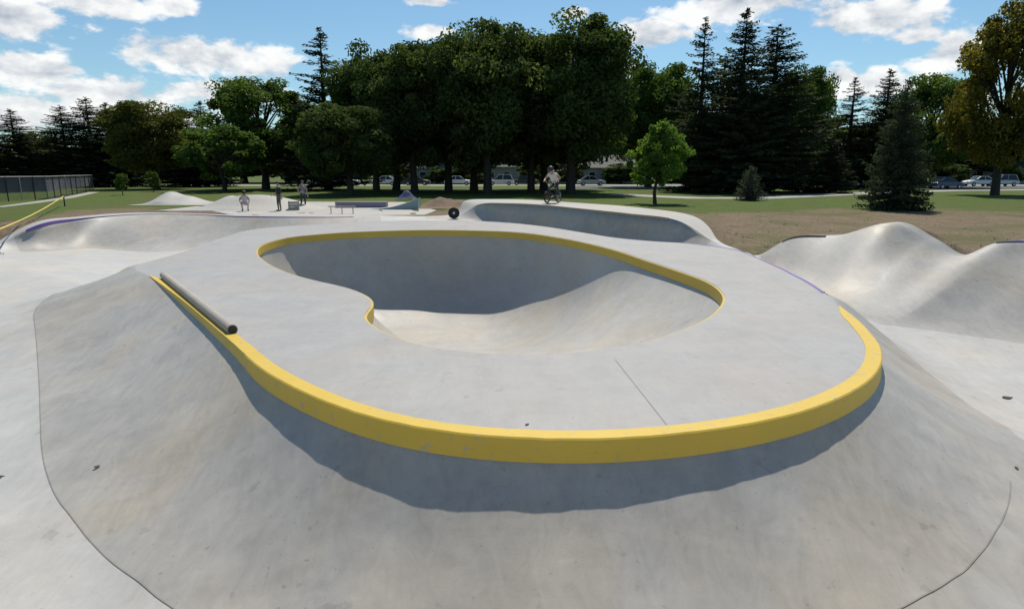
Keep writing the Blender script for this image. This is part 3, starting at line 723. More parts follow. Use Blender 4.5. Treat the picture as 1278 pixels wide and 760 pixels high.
# yellow rope over the grass at the left
q0, q1 = P(-60, 322, -.1), P(80, 250, .25)
t_ = empty('guy_rope', (q0.x, q0.y, GZ), 'yellow rope stretched low over the grass at the left edge', 'rope')
pts = [q0.lerp(q1, k / 30) + Vector((0, 0, .25 - .18 * math.sin(math.pi * k / 30))) for k in range(31)]
mb = MB(); mb.tube([p - t_.location for p in pts], .03, 8); mb.build('rope', M_ROPE, t_)
mb = MB(); mb.tube([Vector((pts[-1].x, pts[-1].y, GZ - .1)) - t_.location, pts[-1] + Vector((0, 0, .12)) - t_.location], .04, 8); mb.build('stake', M_BARK, t_)
mb = MB(); mb.tube([Vector((pts[0].x, pts[0].y, GZ - 1.2)) - t_.location, pts[0] + Vector((0, 0, .12)) - t_.location], .04, 8); mb.build('stake', M_BARK, t_)

# chain link fence, bends away at the far end
fA, fB, fC = P(-170, 262, GZ), P(60, 249, GZ), P(117, 238.5, GZ)
t_ = empty('chain_link_fence', (fA.x, fA.y, GZ), 'dark chain link fence with steel top rail on the left lawn', 'fence')
def fence_run(a, b2, n, scr):
    a = a - t_.location; b2 = b2 - t_.location; a.z = b2.z = 0
    for k in range(n + 1):
        p = a.lerp(b2, k / n); mb = MB(); mb.tube([p, p + Vector((0, 0, 1.85))], .04, 8)
        mb.ring(p + Vector((0, 0, 1.85)), .02, .03, 'Z', 10, 6); mb.build('post', M_DARKST if k % 3 else M_STEEL, t_)
    mb = MB(); mb.tube([a + Vector((0, 0, 1.8)), b2 + Vector((0, 0, 1.8))], .04, 8); mb.build('top_rail', M_STEEL, t_)
    L = (b2 - a).length; ang = math.atan2(b2.y - a.y, b2.x - a.x)
    o = mesh_obj('wire_mesh', [(0, 0, .05), (L, 0, .05), (L, 0, 1.8), (0, 0, 1.8)], [(0, 1, 2, 3)], M_CHAIN, t_, False)
    o.location = a; o.rotation_euler = (0, 0, ang)
    if scr:
        mb = MB(); mb.box((L / 2, .06, 1.15), (L, .012, 1.05)); o = mb.build('windscreen', M_SCREEN, t_, False); o.location = a; o.rotation_euler = (0, 0, ang)
fence_run(fA, fB, 11, True); fence_run(fB, fC, 9, True)

# street lamp
c = P(120, 232, GZ)
t_ = empty('street_lamp', (c.x, 95, GZ), 'tall grey street lamp with round head before the dark left conifers', 'street lamp'); t_.location.x = PY(120, 230, 95).x
mb = MB(); mb.tube([(0, 0, 0), (0, 0, 6.6)], [.14, .09], 10); mb.build('pole', M_STEEL, t_)
mb = MB(); mb.tube([(0, 0, 6.5), (0, 0, 6.62), (0, 0, 6.95), (0, 0, 7.15), (0, 0, 7.22)], [.16, .34, .42, .28, .06], 16); mb.build('lamp_head', M_SILVER, t_)

# ================================================================== PEOPLE
def person(label, loc, rz_, J, cols_, hair=M_HAIR, helmet=None, scale=1.0):
    root = empty('person', loc, label, 'person', None, rz_); root.scale = (scale,) * 3
    V, Ed, Rd, Bn = [], [], [], []
    def add(p, r, par, bone):
        V.append(Vector(p)); Rd.append(r); k = len(V) - 1
        if par is not None: Ed.append((par, k)); Bn.append((par, k, bone))
        return k
    pel = add(J['pelvis'], .135, None, None)
    sp_ = add(Vector(J['pelvis']).lerp(Vector(J['chest']), .5), .12, pel, 'shirt'); ch = add(J['chest'], .135, sp_, 'shirt')
    nk = add(J['neck'], .055, ch, 'skin'); hd0 = Vector(J['head']); nd = (hd0 - Vector(J['neck'])).normalized()
    h1 = add(hd0 - nd * .07, .075, nk, 'skin'); h2 = add(hd0, .095, h1, 'skin'); add(hd0 + nd * .08, .075, h2, 'skin')
    fw = Vector(J.get('face', (0, -1, 0))).normalized(); add(hd0 - nd * .03 + fw * .115, .018, h2, 'skin')
    for s_ in ('l', 'r'):
        sh = add(J['sh' + s_], .07, ch, 'shirt'); eb = add(J['el' + s_], .045, sh, 'shirt' if cols_.get('sleeve') else 'skin'); wr = add(J['wr' + s_], .030, eb, 'skin')
        fd = (Vector(J['wr' + s_]) - Vector(J['el' + s_])).normalized(); side = fd.cross(Vector((0, 0, 1)));
        side = side.normalized() if side.length > .1 else Vector((1, 0, 0)); dn = fd.cross(side).normalized()
        pm = add(Vector(J['wr' + s_]) + fd * .06, .032, wr, 'skin')
        for q in range(4):
            o_ = side * (q - 1.5) * .021; ln = (.07, .085, .08, .06)[q]
            f1 = add(V[pm] + o_ + fd * .035, .010, pm, 'skin'); f2 = add(V[f1] + fd * ln * .5 + dn * .012, .009, f1, 'skin'); add(V[f2] + fd * ln * .3 + dn * .03, .008, f2, 'skin')
        tb = add(V[pm] - side * .045 - fd * .01, .011, pm, 'skin'); add(V[tb] - side * .012 + fd * .04 + dn * .01, .010, tb, 'skin')
        hp = add(J['hp' + s_], .095, pel, 'pants'); kn = add(J['kn' + s_], .062, hp, 'pants'); an = add(J['an' + s_], .042, kn, 'pants' if cols_.get('long', 1) else 'skin')
        he = add(Vector(J['an' + s_]) + Vector((0, 0, -.05)), .042, an, 'shoe'); add(J['to' + s_], .036, he, 'shoe')
    me = bpy.data.meshes.new('body'); me.from_pydata(V, Ed, []); ob = bpy.data.objects.new('tmp', me); C.objects.link(ob)
    sk = ob.modifiers.new('s', 'SKIN'); sk.use_smooth_shade = True
    for i, r in enumerate(Rd): me.skin_vertices[0].data[i].radius = (r, r)
    me.skin_vertices[0].data[0].use_root = True
    ss = ob.modifiers.new('u', 'SUBSURF'); ss.levels = 1
    dg = bpy.context.evaluated_depsgraph_get(); nm = bpy.data.meshes.new_from_object(ob.evaluated_get(dg)); bpy.data.objects.remove(ob)
    keys = ['skin', 'shirt', 'pants', 'shoe']; nm.materials.clear()
    for k in keys: nm.materials.append({'skin': M_SKIN, 'shoe': M_SHIRTB}.get(k) or cols_[k])
    for p in nm.polygons:
        best = min(Bn, key=lambda bn: dist_seg(p.center, V[bn[0]], V[bn[1]]) - Rd[bn[1]] * .6); p.material_index = keys.index(best[2])
    bo = bpy.data.objects.new('body', nm); C.objects.link(bo); bo.parent = root
    vs, fs = [], []; up = nd; sd = up.cross(fw).normalized(); fr = sd.cross(up)
    for i in range(9):
        for j in range(16):
            th = math.pi * .56 * i / 8; a = 2 * math.pi * j / 16; k = .118 if helmet is None else .135
            d = up * math.cos(th) + (sd * math.cos(a) + fr * math.sin(a)) * math.sin(th); vs.append(hd0 + up * .035 + d * k - fw * .012)
    for i in range(8):
        for j in range(16): fs.append((i * 16 + j, i * 16 + (j + 1) % 16, (i + 1) * 16 + (j + 1) % 16, (i + 1) * 16 + j))
    mesh_obj('hair' if helmet is None else 'helmet', vs, fs, helmet or hair, root)
    return root
def dist_seg(p, a, b2):
    d = b2 - a; t = max(0, min(1, (p - a).dot(d) / max(d.length_squared, 1e-9))); return (p - a - d * t).length
STAND = dict(pelvis=(0, 0, .95), chest=(0, 0, 1.30), neck=(0, -.01, 1.50), head=(0, -.03, 1.64), shl=(-.19, 0, 1.40), shr=(.19, 0, 1.40), ell=(-.26, .02, 1.12), elr=(.26, .02, 1.12),
             wrl=(-.27, -.08, .88), wrr=(.27, -.08, .88), hpl=(-.10, 0, .88), hpr=(.10, 0, .88), knl=(-.12, -.02, .49), knr=(.12, -.02, .49), anl=(-.13, .02, .10), anr=(.13, .02, .10),
             tol=(-.15, -.14, .035), tor=(.15, -.14, .035))
def pose(**kw): d = dict(STAND); d.update(kw); return d
zp = GZ + .012
c = P(349, 263.5, zp)
person('person in a black top and olive trousers standing left on the far plaza', c, R(-40), pose(wrl=(-.24, -.22, 1.0), wrr=(.33, .0, .86)), dict(shirt=M_SHIRTB, pants=M_PANTSG, sleeve=1), scale=.92)
c = P(379, 260.5, zp)
person('person in a grey shirt and dark trousers standing beside a crate on the plaza', c, R(30), pose(ell=(-.32, -.06, 1.15), wrl=(-.15, -.25, 1.1)), dict(shirt=M_SHIRTG, pants=M_PANTS, sleeve=0), scale=.92)
c = P(317, 262, zp)
person('person in a pale shirt crouching at the right foot of the large mound', (c.x, c.y - 1.2, zp), R(20),
       pose(pelvis=(0, .10, .42), chest=(0, -.10, .72), neck=(0, -.20, .88), head=(0, -.27, 1.0), shl=(-.18, -.13, .80), shr=(.18, -.13, .80), ell=(-.25, -.30, .58), elr=(.25, -.30, .58),
            wrl=(-.16, -.46, .48), wrr=(.16, -.46, .48), hpl=(-.11, .05, .40), hpr=(.11, .05, .40), knl=(-.19, -.32, .50), knr=(.19, -.32, .50), anl=(-.14, -.08, .10), anr=(.14, -.08, .10),
            tol=(-.17, -.24, .035), tor=(.17, -.24, .035)), dict(shirt=M_SHIRTW, pants=M_SHIRTW, sleeve=0))
c = P(367, 262.5, zp)
t_ = empty('crate', (c.x, c.y, zp), 'grey slatted crate standing between the two people on the plaza', 'crate', None, .3)
mb = MB(); [mb.box((0, y, .10 + .16 * k), (.6, .02, .12)) for k in range(3) for y in (-.24, .24)]; [mb.box((x, 0, .10 + .16 * k), (.02, .458, .12)) for k in range(3) for x in (-.29, .29)]
mb.box((0, 0, .02), (.555, .455, .03)); mb.build('slats', M_OLD, t_)
for x in (-.255, .255):
    for y in (-.205, .205): mb = MB(); mb.box((x, y, .27), (.04, .04, .52)); mb.build('corner_post', M_OLD, t_)

# rider on a small bicycle on top of the far quarter pipe
def deck_height(x, y):
    dg = bpy.context.evaluated_depsgraph_get(); h = S.ray_cast(dg, Vector((x, y, 5)), Vector((0, 0, -1))); return h[1].z if h[0] else .75
bpy.context.view_layer.update()
rp = P(690, 254.5, .82); rp.y = 27.6; rp.x = PY(690, 254, 27.6).x; rp.z = deck_height(rp.x, rp.y) + .003
RZ = R(-128)                              # heading: local +Y is forward
bk = empty('bmx_bicycle', rp, 'small dark bicycle under the rider on top of the far quarter pipe', 'bicycle', None, R(146))
WR = .255
for y in (-.46, .48): wheel_parts(bk, (0, y, WR), WR, .028, 'X', 'wheel', M_STEEL if y < 0 else M_TERRA)
BBk, HT, HB, ST_, RA, FA = (0, -.08, .29), (0, .30, .62), (0, .335, .50), (0, -.20, .58), (0, -.46, WR), (0, .48, WR)
mb = MB(); mb.tube([BBk, ST_], .017); mb.tube([ST_, HT], .018); mb.tube([BBk, HB], .02); mb.tube([HB, HT], .022)
for s_ in (-1, 1): mb.tube([(s_ * .02, *BBk[1:]), (s_ * .055, *RA[1:])], .010); mb.tube([(s_ * .015, *ST_[1:]), (s_ * .055, *RA[1:])], .009)
mb.build('frame', M_DARKST, bk)
mb = MB(); mb.tube([HB, (0, .35, .46)], .018); mb.tube([(-.055, .352, .47), (.055, .352, .47)], .014)
for s_ in (-1, 1): mb.tube([(s_ * .055, .352, .47), (s_ * .055, *FA[1:])], .013)
mb.build('fork', M_DARKST, bk)
mb = MB(); mb.tube([HT, (0, .29, .70)], .016); mb.tube([(-.34, .20, .92), (-.17, .27, .90), (-.06, .30, .71), (.06, .30, .71), (.17, .27, .90), (.34, .20, .92)], .011, 8)
mb.tube([(-.165, .272, .86), (.165, .272, .86)], .008)
hb = mb.build('handlebar', M_STEEL, bk)
for s_ in (-1, 1): mb = MB(); mb.tube([(s_ * .35, .195, .921), (s_ * .24, .243, .912)], .016, 10); mb.build('grip', M_RUB, hb)
mb = MB(); mb.tube([(0, -.21, .60), (0, -.22, .66)], .012); mb.tube([(0, -.34, .68), (0, -.22, .675), (0, -.08, .665)], [.065, .055, .022], 10); mb.build('saddle', M_RUB, bk)
mb = MB(); mb.ring((.04, -.08, .29), .06, .008, 'X', 24, 6); mb.tube([(.05, -.08, .29), (.07, .07, .22)], .010); mb.tube([(-.05, -.08, .29), (-.07, -.23, .36)], .010)
cr = mb.build('crank', M_STEEL, bk)
for s_, p in ((1, (.12, .07, .22)), (-1, (-.12, -.23, .36))): mb = MB(); mb.box(p, (.09, .10, .02)); mb.build('pedal', M_RUB, cr)
person('person in a pale shirt bent over the handlebars riding a small bicycle', rp, R(146 + 180), dict(
    pelvis=(0, .26, .86), chest=(0, -.02, 1.12), neck=(0, -.12, 1.26), head=(0, -.20, 1.37), face=(0, -1, -.25), shl=(-.19, -.05, 1.18), shr=(.19, -.05, 1.18),
    ell=(-.36, -.02, 1.02), elr=(.36, -.02, 1.02), wrl=(-.31, -.17, .96), wrr=(.31, -.17, .96), hpl=(-.10, .23, .80), hpr=(.10, .23, .80),
    knl=(-.14, -.14, .62), knr=(.15, .02, .74), anl=(-.12, -.02, .32), anr=(.12, .26, .47), tol=(-.13, -.14, .255), tor=(.13, .14, .395)),
    dict(shirt=M_SHIRTW, pants=M_PANTS, sleeve=0, long=1), helmet=M_DARKST)

# ================================================================== TREES
rnd = random.Random(5)
def leaf_faces(V, Fc, T, c, n, size, tone, aspect=.6):
    """one leafy spray: a bent diamond facing roughly along n"""
    n = n.normalized(); a = n.orthogonal().normalized(); a.rotate(Matrix.Rotation(rnd.uniform(0, 6.28), 3, n)); b2 = n.cross(a)
    k = len(V); s1, s2 = size * rnd.uniform(.6, 1.2), size * aspect * rnd.uniform(.6, 1.2)
    V += [c - a * s1, c - b2 * s2 + n * s1 * .15, c + a * s1, c + b2 * s2 + n * s1 * .15]; Fc.append((k, k + 1, k + 2, k + 3)); T += [tone] * 4
def rand_dir():
    z = rnd.uniform(-1, 1); a = rnd.uniform(0, 2 * math.pi); q = math.sqrt(1 - z * z); return Vector((q * math.cos(a), q * math.sin(a), z))
def finish(name, V, Fc, T, material, wood):
    me = bpy.data.meshes.new(name); me.from_pydata([tuple(v) for v in V], [], Fc); me.materials.append(material)
    at = me.attributes.new('tone', 'FLOAT', 'POINT'); at.data.foreach_set('value', T); me.update()
    wm = bpy.data.meshes.new('trunk'); wm.from_pydata([tuple(v) for v in wood.v], [], wood.f); wm.materials.append(M_BARK)
    wm.polygons.foreach_set('use_smooth', [True] * len(wm.polygons)); wm.update()
    return me, wm
def broadleaf(seed, H=16.0, Wd=12.0, bole=.20, nclump=90, per=150, top=1.0, size=.21, open_=.5, cr=1.0, pu=2.6):
    rnd.seed(seed); V, Fc, T = [], [], []; wood = MB()
    lean = Vector((rnd.uniform(-.4, .4), rnd.uniform(-.4, .4), 0))
    tr = [lean * (k / 6) ** 2 + Vector((rnd.uniform(-.1, .1) * k, rnd.uniform(-.1, .1) * k, H * .78 * k / 6)) for k in range(7)]
    wood.tube([tr[0] - Vector((0, 0, .3))] + tr, [q * (H / 16) ** 1.25 for q in (.62, .48, .36, .31, .26, .20, .13, .06)], 10)
    cz, rz_ = H * (bole + 1) / 2, H * (1 - bole) / 2
    cl = []
    for k in range(nclump):
        d = rand_dir(); q = rnd.uniform(open_, 1.0) ** .6
        zz = d.z; pw = pu if zz > 0 else 5.0; hr = math.sqrt(max(0, 1 - abs(zz) ** pw)) / max(.05, math.sqrt(1 - zz * zz))
        d = Vector((d.x * min(hr, 3), d.y * min(hr, 3), zz))
        lump = 1 + .16 * noise.noise(d * 1.7 + Vector((seed, 0, 0)))
        shp = 1 - .10 * max(0, -d.z) if d.z < 0 else 1 - .45 * d.z * (1 - top)
        c = Vector((d.x * Wd / 2 * shp, d.y * Wd / 2 * shp, d.z * rz_)) * q * lump * .88 + Vector((0, 0, cz)) + lean
        cl.append(c); r = rnd.uniform(.065, .155) * Wd * cr
        tone0 = rnd.uniform(.0, 1.0)
        if k % 3 == 0:
            s = tr[min(5, max(2, int((c.z / H) * 5)))]; mid = s.lerp(c, .5) + Vector((0, 0, .4)); wood.tube([s, mid, c], [q * H / 16 for q in (.14, .09, .03)], 5)
        for _ in range(per):
            dd = rand_dir(); rr = r * rnd.uniform(.25, 1.05) ** .55
            p = c + Vector((dd.x * rr, dd.y * rr, dd.z * rr * .72))
            leaf_faces(V, Fc, T, p, (dd + rand_dir() * .9 + Vector((0, 0, .3))), size, min(1, max(0, tone0 + rnd.uniform(-.25, .25))))
    return V, Fc, T, wood
def conifer(seed, H=18.0, Wd=8.0, bare=.05, whorls=54, dens=1.0, size=.27, ragged=.3, curve=.68):
    rnd.seed(seed); V, Fc, T = [], [], []; wood = MB()
    wood.tube([(0, 0, -.3), (0, 0, H * .5), (0, 0, H * .99)], [.32, .18, .02], 8)
    for k in range(whorls):
        f = k / (whorls - 1); z = H * lerp(bare, .985, f); rr = Wd / 2 * (1 - f) ** curve + .12
        nb = max(5, int(lerp(12, 5, f)))
        if rnd.random() > dens + .25: continue
        for b2 in range(nb):
            if rnd.random() > dens: continue
            a = rnd.uniform(0, 2 * math.pi); ln = rr * rnd.uniform(1 - ragged, 1 + ragged * .35)
            if f < .05: ln *= rnd.uniform(.7, 1)
            droop = rnd.uniform(.12, .38) * (1 - .8 * f); dz0 = rnd.uniform(-.02, .02) * H
            tone0 = rnd.uniform(.1, .9); ns = max(4, int(ln / .16)); pts = []
            for q in range(ns + 1):
                t = q / ns; up = .20 * t * t if f > .25 else .12 * t * t
                p = Vector((math.cos(a) * ln * t, math.sin(a) * ln * t, z + dz0 + ln * (-droop * t + up * 1.3))); pts.append(p)
                if t < .08: continue
                wdt = .30 * ln * (1 - t) + .16
                for side in range(3):
                    o = (rnd.uniform(-1, 1)) * wdt
                    pp = p + Vector((-math.sin(a) * o, math.cos(a) * o, rnd.uniform(-.18, .05)))
                    leaf_faces(V, Fc, T, pp, Vector((rnd.uniform(-.8, .8), rnd.uniform(-.8, .8), 1)), size * lerp(1, .6, f), min(1, max(0, tone0 + rnd.uniform(-.3, .3))), .42)
            if ln > .8: wood.tube([pts[0], pts[len(pts) // 2], pts[-1]], [.045, .03, .01], 4, False)
    return V, Fc, T, wood
B1 = broadleaf(11, bole=.13, nclump=150, per=260, open_=.4); B2 = broadleaf(23, bole=.14, nclump=160, per=260, open_=.35); B3 = broadleaf(37, bole=.12, nclump=130, per=240); B4 = broadleaf(51, H=8, Wd=6.5, bole=.14, nclump=60, per=110, size=.20); B5 = broadleaf(64, bole=.13, nclump=170, per=260, open_=.3); B7 = broadleaf(83, bole=.0, nclump=90, per=110, open_=.3, size=.4)
B6 = broadleaf(77, H=6.6, Wd=5.2, bole=.13, nclump=130, per=70, size=.13, top=0, open_=.2, cr=.68, pu=1.05)
K1 = conifer(3); K2 = conifer(9, dens=.72, whorls=44, ragged=.5); K3 = conifer(15, Wd=9, ragged=.25, whorls=52, curve=.6); K4 = conifer(21, H=9, Wd=6.4, bare=.03, whorls=44, size=.20, curve=.62); K5 = conifer(29, H=2.4, Wd=1.9, bare=.06, whorls=20, size=.09)
DIM = {}
MESH = {}
for nm, bld, ml, H, Wd in (('oak_a', B1, L_OAK, 16, 12), ('oak_b', B2, L_OAK, 16, 12), ('oak_c', B5, L_OAK, 16, 12), ('mid_a', B3, L_MID, 16, 12), ('mid_b', B1, L_MID, 16, 12), ('olive', B2, L_OLIVE, 16, 12), ('round', B4, L_MID, 8, 6.5),
                           ('bright', B6, L_BRIGHT, 6.6, 5.2), ('gold', B3, L_GOLD, 16, 12), ('fir_a', K1, L_FIR, 18, 8), ('fir_b', K3, L_FIR, 18, 9), ('fir_thin', K2, L_FIR, 18, 8), ('fir_near', K4, L_FIR, 9, 6.4), ('fir_small', K5, L_BLUE, 2.4, 1.9), ('far_a', B7, L_OAK, 16, 12), ('far_b', B7, L_MID, 16, 12)):
    MESH[nm] = finish('crown', *bld[:3], ml, bld[3]); DIM[nm] = (H, Wd)
def tree(kind, px, top, wpx, Y, label, group=None, base=GZ):
    if group in (MASS, CON): Y *= .87
    p = PY(px, top, Y); H, Wd = DIM[kind]; h = p.z - base; dep = Y / ray(px, top).y
    wm = wpx * dep / F
    is_fir = kind.startswith('fir'); kx = 1.6 if is_fir else 1.15
    if group == MASS: kx = 1.3
    if group == FL: kx *= 1.15
    r = empty('spruce_tree' if is_fir else 'broadleaf_tree', (p.x, Y, base), label, 'tree', group, rnd.uniform(0, 6.28))
    r.scale = (wm / Wd * kx, wm / Wd * kx, h / H * (1.0 if is_fir else 1.02 if group == MASS else 1.07))
    for nm, me in zip(('crown', 'trunk'), MESH[kind]):
        o = bpy.data.objects.new(nm, me); C.objects.link(o); o.parent = r
    return r
rnd.seed(99)
FL = 'trees at the far left'; MASS = 'big dark trees in the middle'; CON = 'tall spruces right of the middle'; BACK = 'trees beyond the road'
T = [
 ('fir_a', 12, 137, 62, 92, 'dark spruce at the left edge of the picture', FL), ('olive', 44, 166, 46, 118, 'pale olive tree seen low between the two left-edge spruces', FL),
 ('fir_b', 74, 131, 56, 94, 'pointed dark spruce second from the left edge', FL), ('fir_b', 106, 121, 62, 96, 'tallest dark spruce of the far left clump, above the street lamp', FL),
 ('fir_a', 131, 129, 56, 98, 'dark spruce of the far left clump touching the olive tree', FL), ('olive', 184, 128, 92, 84, 'wide olive green broadleaf tree right of the street lamp', FL),
 ('fir_a', 221, 141, 46, 100, 'dark spruce peeping out behind the olive tree', FL), ('fir_a', 249, 127, 50, 98, 'dark spruce behind the small round tree', FL),
 ('round', 273, 157, 82, 72, 'small round green tree with clear trunk left of centre', FL), ('mid_a', 322, 103, 106, 84, 'green spreading broadleaf tree right of the small round tree', FL),
 ('fir_thin', 399, 37, 98, 82, 'tall ragged spruce standing alone above the left trees', None), ('oak_b', 432, 128, 96, 70, 'low dark broadleaf tree in front of the ragged spruce', MASS),
 ('oak_a', 462, 50, 98, 80, 'dark oak at the left end of the big dark row', MASS), ('oak_c', 512, 46, 104, 78, 'dark oak second from the left in the big dark row', MASS),
 ('oak_b', 556, 40, 110, 84, 'dark oak behind the gap left of the tallest oak', MASS), ('oak_c', 607, 17, 122, 76, 'tallest dark oak with thick trunk at the centre', MASS),
 ('oak_a', 664, 32, 104, 82, 'dark oak behind the bicycle rider', MASS), ('oak_b', 716, 18, 134, 78, 'broad dark oak at the right end of the big row', MASS),
 ('oak_a', 590, 100, 116, 90, 'dark oak filling the middle of the row from behind', MASS), ('oak_c', 490, 110, 110, 92, 'dark oak half hidden behind the left oaks', MASS), ('oak_b', 680, 110, 120, 92, 'dark oak half hidden behind the rider', MASS),
 ('mid_b', 815, 80, 112, 96, 'mid green broadleaf tree between the oaks and the tall spruces', None), ('bright', 822, 148, 76, 45, 'young bright green tree behind the far quarter pipe', None),
 ('fir_thin', 881, 24, 74, 82, 'tall thin spruce with bare tip at the left of the spruce stand', CON), ('fir_a', 933, 12, 88, 78, 'tallest dense spruce of the stand', CON), ('fir_b', 972, 30, 112, 82, 'broad dense spruce at the right of the stand', CON),
 ('fir_b', 905, 70, 100, 88, 'dense dark spruce filling the stand from behind', CON), ('mid_b', 1003, 84, 78, 96, 'green broadleaf tree showing behind the spruce stand', None), ('fir_thin', 1068, 98, 68, 86, 'sparse spruce standing in the gap with sky around it', None),
 ('fir_a', 1112, 87, 64, 84, 'dark spruce behind the near spruce', None), ('mid_a', 1168, 99, 104, 96, 'green broadleaf tree left of the yellowing tree', None), ('fir_near', 1135, 98, 57, 37.5, 'tall dark near spruce branched to the lawn at right', None),
 ('gold', 1276, 12, 122, 62, 'yellowing broadleaf tree cut by the right edge', None), ('fir_small', 938, 207, 24, 50, 'small blue green spruce sapling before the parked cars', None),
 ('fir_a', 1041, 176, 40, 68, 'narrow dark spruce right of the parked cars', None),
 ('far_b', 20, 190, 90, 118, 'far tree beyond the fence at the left edge', BACK), ('far_a', 110, 180, 120, 118, 'far dark tree behind the street lamp', BACK), ('far_a', 215, 172, 120, 132, 'far dark tree behind the olive tree', BACK), ('far_a', 300, 168, 120, 132, 'far dark tree behind the small round tree', BACK),
 ('far_a', 385, 150, 130, 132, 'far dark tree under the ragged spruce', BACK), ('far_a', 470, 140, 150, 142, 'far dark tree beyond the road behind the left oaks', BACK), ('far_a', 560, 140, 150, 142, 'far dark tree beyond the road behind the tallest oak', BACK), ('far_a', 650, 140, 150, 147, 'far dark tree beyond the road behind the rider', BACK),
 ('far_a', 750, 140, 140, 142, 'far dark tree beyond the road at the end of the oak row', BACK), ('far_a', 850, 132, 140, 142, 'far dark tree beyond the road behind the young bright tree', BACK), ('far_a', 945, 130, 140, 147, 'far dark tree beyond the road behind the tall spruces', BACK),
 ('far_b', 1040, 150, 130, 132, 'far green tree beyond the road in the gap right of the spruces', BACK), ('far_a', 1110, 150, 130, 132, 'far dark tree beyond the road behind the near spruce', BACK), ('far_a', 1200, 158, 120, 132, 'far dark tree beyond the road left of the yellowing tree', BACK), ('far_a', 1290, 140, 150, 132, 'far dark tree behind the yellowing tree', BACK),
]
for k, px, top, wp_, Y, lb, gp in T: tree(k, px, top, wp_, Y, lb, gp)
for px, top, wq, lb in ((372, 207, 40, 'rounded dark shrub before the pale low house'), (428, 209, 34, 'small dark shrub beside the pale low house'), (497, 206, 44, 'dark shrub at the left end of the long house'), (545, 209, 30, 'small shrub in the middle of the long house front'),
        (590, 205, 52, 'broad dark shrub between the long house and the tan house'), (668, 206, 44, 'dark shrub right of the tan house'), (712, 209, 34, 'small dark shrub at the left of the house behind the rider'), (775, 205, 50, 'broad dark shrub at the right end of the pale house'),
        (968, 206, 46, 'dark shrub left of the tan house at the car park'), (1050, 206, 48, 'dark shrub right of the tan house at the car park'), (1190, 206, 44, 'dark shrub left of the pale house at the right'), (1262, 207, 40, 'dark shrub before the pale house at the right')):
    tree('far_a', px, top, wq, 121, lb, 'shrubs beyond the road')
# saplings on the left lawn
for px, top, Y, lb in ((150, 217, 62, 'thin staked sapling with a small leafy head near the fence end'), (189, 214, 72, 'thin staked sapling in front of the olive tree')):
    tree('round', px, top, 16, Y, lb, 'saplings on the left lawn')
# low hedge behind the fence
rnd.seed(4); V, Fc, T_ = [], [], []
for k in range(5200):
    p = Vector((rnd.uniform(-1, 1) * 30, rnd.gauss(0, .7), rnd.uniform(.05, 1.5))); leaf_faces(V, Fc, T_, p, rand_dir() + Vector((0, 0, .6)), .26, rnd.random())
me, wm = finish('hedge', V, Fc, T_, L_OAK, MB()); h = bpy.data.objects.new('hedge', me); C.objects.link(h); h.location = (-92, 92, GZ); tag(h, 'long low olive hedge beyond the chain link fence', 'hedge')

# ================================================================== CARS AND HOUSES
def car_proto(name, H=1.48, suv=0.0):
    r = empty(name, (0, 0, GZ), 'tmp', 'car')
    L, Wd = 4.5, 1.78
    lowp = [(-2.25, .35), (-2.25, .72), (-2.1, .88), (-1.25 - .2 * suv, .96), (.0, .98), (1.0, .96), (2.05, .80), (2.25, .62), (2.25, .32)]
    def extrude(prof, w0, w1, zmid):
        vs, n = [], len(prof)
        for y, wq in ((-1, 0), (1, 0)):
            for x, z in prof: vs.append((x, y * (w0 if z < zmid else w1) / 2, z))
        return vs, [tuple(range(n)), tuple(range(n, 2 * n))[::-1]] + [(k, (k + 1) % n, n + (k + 1) % n, n + k) for k in range(n)]
    mb = MB(); mb.add(*extrude(lowp, Wd, Wd * .96, .75)); o = mb.build('body', M_WHITEP, r)
    bv_ = o.modifiers.new('b', 'BEVEL'); bv_.width = .06; bv_.segments = 2
    t0, t1 = -1.75 - .3 * suv, -.95 - .75 * suv
    cab = [(t0, .965), (t1, H - .05), (t1 + .3, H), (.15, H), (.35, H - .05), (1.15, .962)]
    n = len(cab); vs = [(x, -y, z) for y in (1,) for x, z in cab]
    vs = [(x, -(Wd * .48 if z < 1.1 else Wd * .39), z) for x, z in cab] + [(x, (Wd * .48 if z < 1.1 else Wd * .39), z) for x, z in cab]
    mb = MB(); mb.add(vs, [tuple(range(n)), tuple(range(n, 2 * n))[::-1]] + [(k, (k + 1) % n, n + (k + 1) % n, n + k) for k in range(n)]); mb.build('windows', M_GLASS, r)
    mb = MB(); mb.box(((t1 + .45) / 2 - .05, 0, H + .012), (abs(t1) + .45, Wd * .74, .05), 0, .95, .02)
    for s_ in (-1, 1): mb.tube([(.98, s_ * Wd * .47, 1.0), (.33, s_ * Wd * .395, H - .03)], .035, 6); mb.tube([(t0 + .1, s_ * Wd * .47, 1.0), (t1 + .05, s_ * Wd * .395, H - .03)], .06, 6); mb.tube([(-.35, s_ * Wd * .475, 1.0), (-.4, s_ * Wd * .40, H - .02)], .04, 6)
    mb.build('roof', M_WHITEP, r)
    for x in (-1.35, 1.38):
        for s_ in (-1, 1):
            mb = MB(); mb.tube([(x, s_ * .80, .32), (x, s_ * .80 + s_ * .11, .32)], .32, 20); wo_ = mb.build('wheel', M_RUB, r)
            mb = MB(); mb.tube([(x, s_ * .915, .32), (x, s_ * .925, .32)], .19, 16); mb.build('hubcap', M_SILVER, wo_)
    for s_ in (-1, 1): mb = MB(); mb.box((2.2, s_ * .62, .68), (.12, .34, .13), 0, 1, .02); mb.build('headlight', M_SILVER, r)
    for s_ in (-1, 1): mb = MB(); mb.box((-2.23, s_ * .68, .74), (.08, .28, .14), 0, 1, .02); mb.build('tail_light', M_REDCAR, r)
    return r
sedan = car_proto('parked_car'); suvp = car_proto('parked_car', 1.72, 1.0)
